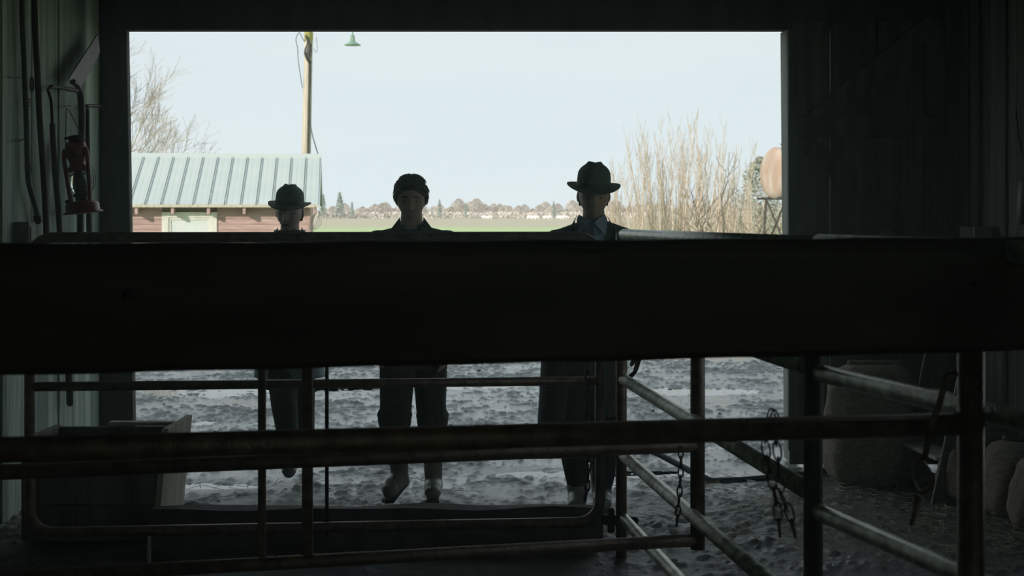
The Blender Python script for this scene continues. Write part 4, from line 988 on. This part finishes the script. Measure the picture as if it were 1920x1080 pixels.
WA0, WA1, WZ = 2.62, 4.02, .35
for i in range(nb):
    segs = [(.24, WA0), (WA1, LEN)] if z+h > WZ and z < 1.56 else [(.24, LEN)]
    for (a0, a1) in segs:
        MB().add([sh_pt(a0, WD-.025, z), sh_pt(a1, WD-.025, z), sh_pt(a1, WD+.01, z), sh_pt(a0, WD+.01, z), sh_pt(a0, WD-.008, z+h+.01), sh_pt(a1, WD-.008, z+h+.01), sh_pt(a1, WD+.01, z+h+.01), sh_pt(a0, WD+.01, z+h+.01)],
            [(0,3,2,1),(4,5,6,7),(0,1,5,4),(1,2,6,5),(2,3,7,6),(3,0,4,7)]).build('siding_board', 'red_siding', shd)
    z += h
sh_box(.26, LEN, WD+.01, WD+.06, -.45, 1.74).build('wall_core', 'eave_wood', shd)
gw = MB(); gw.plate([sh_pt(.27, WD, -.45), sh_pt(.27, 2*RUN-WD, -.45), sh_pt(.27, 2*RUN-WD, ZE+.1), sh_pt(.27, RUN, ZR-.05), sh_pt(.27, WD, ZE+.1)], ad, .06); gw.build('gable_wall', 'red_siding', shd)
sh_box(.22, .30, WD-.05, WD+.02, -.45, 1.74).build('corner_board', 'red_siding', shd)
for (t0, t1, fn) in ((-.02, 1, roof_pt), (-.02, 1, back_pt)):
    mb = MB(); vs = [fn(-.035, t, u) for t in (t0, t1) for u in (-.13, .035)]+[fn(.0, t, u) for t in (t0, t1) for u in (-.13, .035)]
    mb.add(vs, [(0,1,3,2),(4,6,7,5),(0,4,5,1),(2,3,7,6),(0,2,6,4),(1,5,7,3)]).build('barge_board', 'roof_seam', shd)
sh_box(0, LEN, -.03, -.005, ZE-.055, ZE+.01).build('drip_board', 'pole_wood', shd)
sh_box(.24, LEN, .0, WD, ZE-.03, ZE-.005).build('soffit', 'eave_wood', shd)
for i in range(9):
    a0 = .05+.908*i
    sh_box(a0, a0+.075, .015, WD, ZE-.23, ZE-.035).build('rafter_tail', 'red_siding', shd, bevel=.004)
wn = sh_box(WA0, WA1, WD-.05, WD+.012, 1.44, 1.58).build('window_frame', 'white_paint', shd)
for (a0, a1) in ((WA0, WA0+.17), (WA1-.17, WA1)):
    sh_box(a0, a1, WD-.05, WD+.012, WZ, 1.44).build('jamb_board', 'white_paint', wn, bevel=.004)
for (a0, a1, z0, z1) in ((WA0+.17, WA0+.23, WZ+.06, 1.38), (WA1-.23, WA1-.17, WZ+.06, 1.38), (WA0+.17, WA1-.17, 1.38, 1.44), (WA0+.17, WA1-.17, WZ, WZ+.06)):
    sh_box(a0, a1, WD-.03, WD+.012, z0, z1).build('sash', 'white_paint', wn, bevel=.003)
sh_box(WA0+.23, WA1-.23, WD-.012, WD+.010, WZ+.06, 1.38).build('pane', 'pane_pale', wn)
# wires looped at the shed corner
for k in range(3):
    c0 = sh_pt(-.02, .1, 1.55); mb = MB()
    mb.rod(smooth_path([c0+V(0, 0, .12), c0+V(.05-.06*k, 0, -.25), c0+V(-.12-.06*k, 0, -.42), c0+V(-.16-.03*k, 0, -.2), c0+V(-.06, 0, .08)]), .006, 5).build('cable_loop', 'wire_black', shd, smooth=True)
# pole with its conduit and cables
pb = px(572, 400, 46); pt = px(579, 60, 46); pdir = (pt-pb)/(pt.z-pb.z)
def pole_pt(z, ox=0, oy=0): return pb+pdir*(z-pb.z)+V(ox, oy, 0)
up = thing('utility_pole', pole_pt(-.45), 'weathered wooden utility pole rising behind the shed, painted yellow near its top', 'pole')
zt = px(0, 78, 46).z
MB().rod([pole_pt(-.45), pole_pt(4), pole_pt(zt), pole_pt(10.5)], [.165, .15, .138, .125], 14).build('pole_shaft', 'pole_wood', up, smooth=True)
MB().rod([pole_pt(zt+.02), pole_pt(10.2)], .145, 14).build('painted_band', 'yellow_paint', up, smooth=True)
MB().rod([pole_pt(0, .075, -.16), pole_pt(6.6, .062, -.15)], .028, 8).build('conduit', 'tank_frame', up, smooth=True)
MB().rod([pole_pt(0, .12, -.14), pole_pt(6.6, .105, -.14)], .02, 8).build('conduit', 'conduit_grey', up, smooth=True)
def P46(x, y, dy=0): return px(x, y, 46+dy)
for k, path in enumerate(([(573, 66), (577, 80), (572, 95), (576, 108), (578, 116)], [(584, 82), (580, 96), (579, 112)], [(571, 98), (574, 108), (580, 117)], [(577, 72), (583, 90), (582, 104), (579, 114)])):
    MB().rod(smooth_path([P46(x, y, -.2) for x, y in path]), .028, 6).build('service_cable', 'wire_black', up, smooth=True)
MB().rod(smooth_path([P46(x, y, -.15) for x, y in [(571, 78), (566, 70), (561, 61), (555, 74), (558, 90), (559, 110), (563, 140), (567, 165)]]), .012, 5).build('drooping_wire', 'wire_black', up, smooth=True)
MB().rod(smooth_path([P46(x, y, -.15) for x, y in [(588, 90), (592, 98), (595, 92), (593, 70)]]), .008, 5).build('drooping_wire', 'wire_black', up, smooth=True)
MB().rod([P46(581, 228), P46(586, 255, -4), sh_pt(.05, RUN, ZR+.05)], .016, 6).build('stay_wire', 'wire_black', up, smooth=True)
# enamel yard lamp on an arm from the pole
lmp = thing('yard_lamp', px(661, 85, 45.6), 'green enamel yard lamp hanging from an arm of the wooden pole', 'lamp')
q4 = 45.6/F; c0 = px(661, 85, 45.6)
MB().lathe([(15.5*q4, 0), (15.5*q4, .8*q4), (8*q4, 5*q4), (5*q4, 7.5*q4), (3.8*q4, 18*q4), (2.4*q4, 19.5*q4)], c0, 26).build('shade', 'lamp_enamel', lmp, smooth=True)
MB().ball(c0+V(0, 0, 1.5*q4), (2.6*q4, 2.6*q4, 3*q4), 12, 8).build('bulb', 'pane_pale', lmp, smooth=True)
MB().rod(smooth_path([c0+V(0, 0, 19*q4), c0+V(0, 0, 24*q4), c0+V(-2*q4, 0, 40*q4), c0+V(-14*q4, 0, 56*q4), c0+V(-40*q4, .2, 52*q4), pole_pt(px(0, 40, 46).z)]), 1.3*q4, 8).build('arm', 'lamp_enamel', lmp, smooth=True)
# rusty tank on a stand
TY = 30.; tq = TY/F
tk = thing('fuel_tank', px(1480, 540, TY)*1, 'rusty drum tank lying on a tall iron stand beside the doorway edge', 'tank')
tc = px(1478, 325, TY); th = 48*tq; rr = .36
rg = []; axd = V(.94, .342, 0); sd_ = V(-.342, .94, 0)
for x, f in [(-.02, .0), (-.03, .45), (-.02, .75), (.02, .92), (.08, 1.0), (.10, 1.015), (.14, 1.0), (1.5, 1.0), (1.54, 1.015), (1.6, .95), (1.66, .6), (1.67, 0)]:
    f = max(f, .02); rg.append([tc+axd*(x-.42)+sd_*th*f*math.cos(2*PI*k/36)+V(0, 0, th*f*math.sin(2*PI*k/36)) for k in range(36)])
MB().rings(rg).build('drum', 'tank_rust', tk, smooth=True)
MB().lathe([(2.5*tq, 0), (2.5*tq, 6*tq), (4*tq, 7*tq), (4*tq, 9*tq), (1.5*tq, 11*tq)], tc+axd*.0+V(-.12, 0, th-.02), 12).build('filler_neck', 'tank_frame', tk, smooth=True)
zb = tc.z-th
for d_ in (-.42, .42):
    a0 = tc+axd*-.52+sd_*d_; b0 = tc+axd*1.3+sd_*d_
    MB().bar(V(a0.x, a0.y, zb+.01), V(b0.x, b0.y, zb+.01), .06, .05).build('stand_rail', 'tank_frame', tk, bevel=.005)
    for e_, spread in ((-.30, -.10), (1.1, .10)):
        a1 = tc+axd*e_+sd_*d_; b1 = tc+axd*(e_+spread)+sd_*d_*1.25
        MB().bar(V(a1.x, a1.y, zb), V(b1.x, b1.y, -.46), .05, .05, (0, 1, 0)).build('leg', 'tank_frame', tk, bevel=.005)
for e_ in (-.30, 1.1):
    a1 = tc+axd*e_; 
    for sgn in (-1, 1):
        MB().bar(a1+sd_*.42*sgn+V(0, 0, zb-a1.z), V((a1-sd_*.5*sgn).x, (a1-sd_*.5*sgn).y, zb-1.15), .03, .03, (0, 0, 1)).build('cross_brace', 'tank_frame', tk)
for e_ in (-.2, .45, 1.0):
    a1 = tc+axd*e_; MB().bar(a1-sd_*.46+V(0, 0, zb-a1.z+.03), a1+sd_*.46+V(0, 0, zb-a1.z+.03), .06, .03).build('saddle', 'tank_frame', tk)

ORD = 'first second third fourth fifth sixth seventh eighth ninth tenth'.split()
# ------------------------------------------------------------------ bare trees, coppice and the far edge of the field
def twig_tree(rs, base, d, ln, r, depth, segs, spread=.5, up_=.15, fork=3, shrink=.72, minr=.004):
    """collects (points, radii) of limbs; recursive"""
    p = Vector(base); d = Vector(d).normalized(); n = 4; pts = [p.copy()]; rr_ = [r]
    for i in range(n):
        d = (d+V(rs.uniform(-1, 1), rs.uniform(-1, 1), rs.uniform(-1, 1))*.13+V(0, 0, up_*.3)).normalized()
        p = p+d*ln/n; pts.append(p.copy()); rr_.append(max(minr, r*(1-.42*(i+1)/n)))
    segs.append((pts, rr_))
    if depth <= 0: return
    for k in range(fork+rs.choice((0, 0, 1))):
        t = rs.uniform(.35, 1.0); i = min(int(t*n), n-1); q_ = pts[i].lerp(pts[i+1], t*n-i)
        ax_ = d.cross(V(rs.uniform(-1, 1), rs.uniform(-1, 1), rs.uniform(-1, 1))).normalized()
        nd = (Matrix.Rotation(rs.uniform(.35, 1.0)*spread*1.6, 3, ax_) @ d)
        twig_tree(rs, q_, nd, ln*rs.uniform(shrink-.15, shrink+.08), max(minr, r*.55), depth-1, segs, spread, up_, fork, shrink, minr)
def limbs(segs, n_thick=5):
    thick, thin = MB(), MB()
    for pts, r in segs:
        (thick if r[0] > .02 else thin).rod(pts, r, 5 if r[0] > .02 else 3, cap=False)
    return thick, thin
rs = random.Random(3)
tb = px(95, 400, 44); tb.z = -.45
tree = thing('bare_tree', tb, 'leafless tree spreading fine branches above the shed roof', 'tree')
segs = []
trunk = [tb, tb+V(.2, 0, 1.6), tb+V(.3, 0, 3.0)]
for (dx, dz, ln, z0) in ((.95, .55, 2.9, 2.2), (.85, .8, 2.6, 2.7), (.6, 1.0, 2.5, 3.0), (.2, 1, 2.4, 3.0), (-.6, .9, 2.4, 2.8), (.9, .30, 2.4, 2.0), (.4, 1.2, 2.8, 3.2)):
    twig_tree(rs, tb+V(.2, 0, z0), (dx, rs.uniform(-.25, .25), dz), ln, .045, 4, segs, .45, .14, 4, .67, .005)
a_, b_ = limbs(segs); a_.rod(trunk, [.2, .17, .12], 10)
a_.build('trunk', 'bark_grey', tree, smooth=True); b_.build('twigs', 'bark_grey', tree)
# coppiced saplings right of the tall man: each clump one plant
rs = random.Random(8); labs = ['first', 'second', 'third']
CY = 46.
clumps = [(1175, 300, 9, 'at the tall man\'s shoulder'), (1212, 252, 13, 'next to the shoulder clump'), (1250, 218, 15, 'with the tallest outermost whips'), (1290, 212, 15, 'in the middle of the thicket'), (1330, 225, 14, 'past the middle of the thicket'), (1368, 262, 12, 'standing before the dark bush'), (1400, 330, 7, 'low, nearest the tank stand')]
for ci, (cx, ty, ns, where) in enumerate(clumps):
    base = px(cx, 400, CY+rs.uniform(-2, 3)); base.z = -.45
    t = thing('coppiced_sapling', base, 'clump of tall bare tan saplings '+where, 'sapling')
    segs = []
    for k in range(ns):
        b0 = base+V(rs.uniform(-.45, .45), rs.uniform(-.5, .5), 0); hgt = HZ+(400-ty)*base.y/F+.45
        hgt *= rs.uniform(.62, 1.0); lx = rs.uniform(-.12, .12)+(cx-1285)/115*.07
        pts = []; n = 8
        for i in range(n+1):
            f = i/n; pts.append(b0+V(lx*hgt*f**1.3+rs.uniform(-.012, .012), rs.uniform(-.02, .02), hgt*f))
        segs.append((pts, [max(.0055, .027*(1-.85*i/n)) for i in range(n+1)]))
        for i in range(1, n):
            for _ in range(rs.choice((2, 3, 3, 4, 5))):
                f = rs.random(); q_ = pts[i].lerp(pts[i+1], f); s_ = rs.choice((-1, 1))
                l_ = rs.uniform(.35, .9)*(1.1-.5*i/n)
                d_ = V(s_*rs.uniform(.12, .36), rs.uniform(-.2, .2), 1)
                m1 = q_+d_*l_*.5+V(s_*.02, 0, 0); segs.append(([q_, m1, m1+V(d_.x*.5, d_.y, 1.1)*l_*.5], [.008, .006, .0045]))
    a_, b_ = limbs(segs)
    a_.build('stem', 'bark_tan', t, smooth=True); b_.build('twigs', 'bark_tan', t)
# dark young trees in front of the thicket
for i, (cx, hpx, lab) in enumerate(((1312, 350, 'dark forked young tree in front of the tan thicket'), (1362, 330, 'dark bare young tree with crooked boughs by the tank'), (1408, 372, 'small dark bare bush reaching sideways near the tank stand'))):
    base = px(cx, 400, 38.); base.z = -.45; t = thing('bare_young_tree', base, lab, 'tree'); segs = []
    H_ = (HZ+(400-hpx)*38/F+.45)
    twig_tree(random.Random(20+i), base, (rs.uniform(-.1, .1), 0, 1), H_*.55, .05, 3, segs, .62, .10, 3, .72, .008)
    a_, b_ = limbs(segs); a_.build('trunk', 'bark_dark', t, smooth=True); b_.build('twigs', 'bark_dark', t)
# low tan brush under the thicket
rs = random.Random(15)
for i in range(9):
    cx = 1150+i*36; base = px(cx, 400, 56+rs.uniform(-3, 6)); base.z = -.45
    t = thing('brush_clump', base, 'low dry brush behind the thicket, '+ORD[i]+' clump counted from the tall man', 'bush', 'low dry brush behind the saplings'); segs = []
    for k in range(80):
        b0 = base+V(rs.uniform(-.9, .9), rs.uniform(-.8, .8), 0); hg = rs.uniform(.9, 2.5); d_ = V(rs.uniform(-.35, .35), rs.uniform(-.2, .2), 1)
        m1 = b0+d_*hg*.5; segs.append(([b0, m1, m1+V(d_.x*1.8+rs.uniform(-.2, .2), d_.y, .85)*hg*.5], [.014, .011, .008]))
    a_, b_ = limbs(segs); b_.build('twigs', 'bark_tan', t)
# grey green tree behind the tank
gb_ = px(1425, 400, 62); gb_.z = -.45
t = thing('evergreen_tree', gb_, 'grey green bushy tree standing behind the tank', 'tree'); segs = []
MB().rod([gb_, gb_+V(0, 0, 2.5)], [.14, .08], 8).build('trunk', 'bark_dark', t, smooth=True)
nb_ = MB(); rs = random.Random(31)
for k in range(2600):
    u = rs.random(); z = .6+3.9*u; r_ = (1.05*math.sin(PI*min(1, .18+.82*u))**.8+.1)*rs.uniform(.4, 1.0)*(1+.25*math.sin(z*5+k % 3))
    an = rs.uniform(0, 2*PI); c = gb_+V(r_*math.cos(an), r_*math.sin(an), z)
    a1 = V(rs.uniform(-1, 1), rs.uniform(-1, 1), rs.uniform(-.3, 1)).normalized()*.14; b1 = V(rs.uniform(-1, 1), rs.uniform(-1, 1), rs.uniform(-1, 1)).normalized()*.035
    nb_.add([c-a1, c+b1, c+a1, c-b1+V(0, 0, .02)], [(0, 1, 2, 3)])
nb_.build('needles', 'needles', t)

# far treeline: crowns of fine twigs, sharing a few meshes
def crown_mesh(seed, w, h, n, leaf, m, conical=False):
    r_ = random.Random(seed); mb = MB()
    for k in range(n):
        u = r_.random()
        if conical: z = h*(.08+.92*u); rad = w*(1-u)**.8*(.55+.45*abs(math.sin(u*22)))+.1
        else: z = h*(.12+.88*u); rad = w*math.sin(PI*(.10+.86*u))**.9
        an = r_.uniform(0, 2*PI); q_ = rad*math.sqrt(r_.uniform(.1, 1)); c = V(q_*math.cos(an), q_*math.sin(an), z)
        a1 = V(r_.uniform(-1, 1), r_.uniform(-1, 1), r_.uniform(0, 1.6) if not conical else r_.uniform(-.8, .3)).normalized()*leaf; b1 = V(r_.uniform(-1, 1), r_.uniform(-1, 1), r_.uniform(-1, 1)).normalized()*leaf*.3
        mb.add([c-a1, c+b1, c+a1, c-b1], [(0, 1, 2, 3)])
    o = mb.build('crown', m); me = o.data; bpy.data.objects.remove(o); return me
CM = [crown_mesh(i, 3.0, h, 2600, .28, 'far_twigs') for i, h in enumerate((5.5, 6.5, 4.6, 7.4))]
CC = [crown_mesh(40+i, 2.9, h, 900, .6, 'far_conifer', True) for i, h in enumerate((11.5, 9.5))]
tm = MB().rod([(0, 0, 0), (0, 0, 2.5)], [.25, .16], 6).build('trunk', 'bark_grey'); tme = tm.data; bpy.data.objects.remove(tm)
def far_tree(name, base, me, s, label, grp=None):
    t = thing(name, base, label, 'tree', grp)
    for nm, m_ in (('crown', me), ('trunk', tme)):
        o = bpy.data.objects.new(nm, m_); COL.objects.link(o); o.parent = t; o.scale = s; o.rotation_euler = (0, 0, random.uniform(0, 6))
FY = 560.; rs = random.Random(77)
def far_base(x, Y): b_ = px(x, 400, Y); b_.z = -.42; return b_
x = 585
while x < 1470:
    Y = FY+rs.uniform(-25, 60); s_ = rs.uniform(.5, 1.1)*(1.0 if x > 830 else .85)
    far_tree('distant_tree', far_base(x, Y), CM[rs.randrange(4)], (s_*1.15, s_*1.15, s_), 'leafless tree, coloured pale for haze, in the wood along the far edge of the field', 'bare trees of the distant wood'); x += rs.uniform(4.2, 6.6)
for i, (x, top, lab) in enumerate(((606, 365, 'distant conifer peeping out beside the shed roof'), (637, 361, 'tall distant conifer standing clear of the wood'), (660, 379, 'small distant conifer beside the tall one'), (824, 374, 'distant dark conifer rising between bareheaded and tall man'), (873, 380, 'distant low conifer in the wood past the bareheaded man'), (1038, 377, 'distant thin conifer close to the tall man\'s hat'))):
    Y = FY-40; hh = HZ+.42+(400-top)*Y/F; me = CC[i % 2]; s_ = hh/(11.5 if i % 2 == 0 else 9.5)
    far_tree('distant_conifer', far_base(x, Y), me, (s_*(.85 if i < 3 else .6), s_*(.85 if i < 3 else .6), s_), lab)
# brush at the foot of the wood
fb_ = MB(); rs = random.Random(5)
for k in range(5000):
    c = far_base(rs.uniform(560, 1480), FY-30+rs.uniform(-8, 8)); c.z += rs.uniform(.1, 2.4); a1 = V(rs.uniform(-1, 1), 0, rs.uniform(.2, 1.2)).normalized()*rs.uniform(.4, .9); b1 = V(rs.uniform(-.3, .3), rs.uniform(-.2, .2), .05)
    fb_.add([c-a1, c+b1, c+a1, c-b1], [(0, 1, 2, 3)])
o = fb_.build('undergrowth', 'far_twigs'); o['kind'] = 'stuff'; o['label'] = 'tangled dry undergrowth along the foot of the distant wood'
# sheep far out on the field
def sheep(base, yaw, k):
    t = thing('sheep', base, 'tiny white sheep far out on the field, '+ORD[k]+' counted from the bareheaded man', 'sheep', 'white sheep grazing on the far field')
    R = Matrix.Translation(base) @ Matrix.Rotation(yaw, 4, 'Z'); mb = MB()
    mb.ball(R @ V(0, 0, .85), (.75, .38, .42), 12, 8, R.to_3x3()); mb.cap2(R @ V(.6, 0, .95), R @ V(.95, 0, .55), .2, .15, 8)
    for a_, b_ in ((.45, .2), (.45, -.2), (-.45, .2), (-.45, -.2)): mb.cap2(R @ V(a_, b_, .6), R @ V(a_, b_, .02), .11, .07, 6)
    mb.ball(R @ V(-.72, 0, .85), .1, 6, 4)
    mb.build('sheep_body', 'sheep_wool', t, smooth=True)
rs = random.Random(2)
for k, x in enumerate((908, 918, 993, 1000, 1007, 1023, 1032, 1048, 1054, 1059)):
    b_ = far_base(x, 430+rs.uniform(-10, 10)); sheep(b_, rs.choice((0, PI))+rs.uniform(-.3, .3), k)

# ------------------------------------------------------------------ scattering volume added for the lens glare around the doorway
hm = bpy.data.materials.new('glare_scatter'); hm.use_nodes = True; t = hm.node_tree; t.nodes.clear()
vo = t.nodes.new('ShaderNodeOutputMaterial'); vs_ = t.nodes.new('ShaderNodeVolumeScatter')
vs_.inputs['Color'].default_value = (.74, 1, .92, 1); vs_.inputs['Density'].default_value = .0108; vs_.inputs['Anisotropy'].default_value = .7
t.links.new(vs_.outputs[0], vo.inputs['Volume']); hm.cycles.homogeneous_volume = True if hasattr(hm.cycles, 'homogeneous_volume') else None
MATS['glare_scatter'] = hm
o = MB().box((XL+.02, -3.9, -.05), (XR-.03, YB-.06, CEIL-.02)).build('glare_haze', 'glare_scatter'); o['kind'] = 'stuff'; o['label'] = 'thin scattering haze added inside the barn for the lens glare around the doorway'
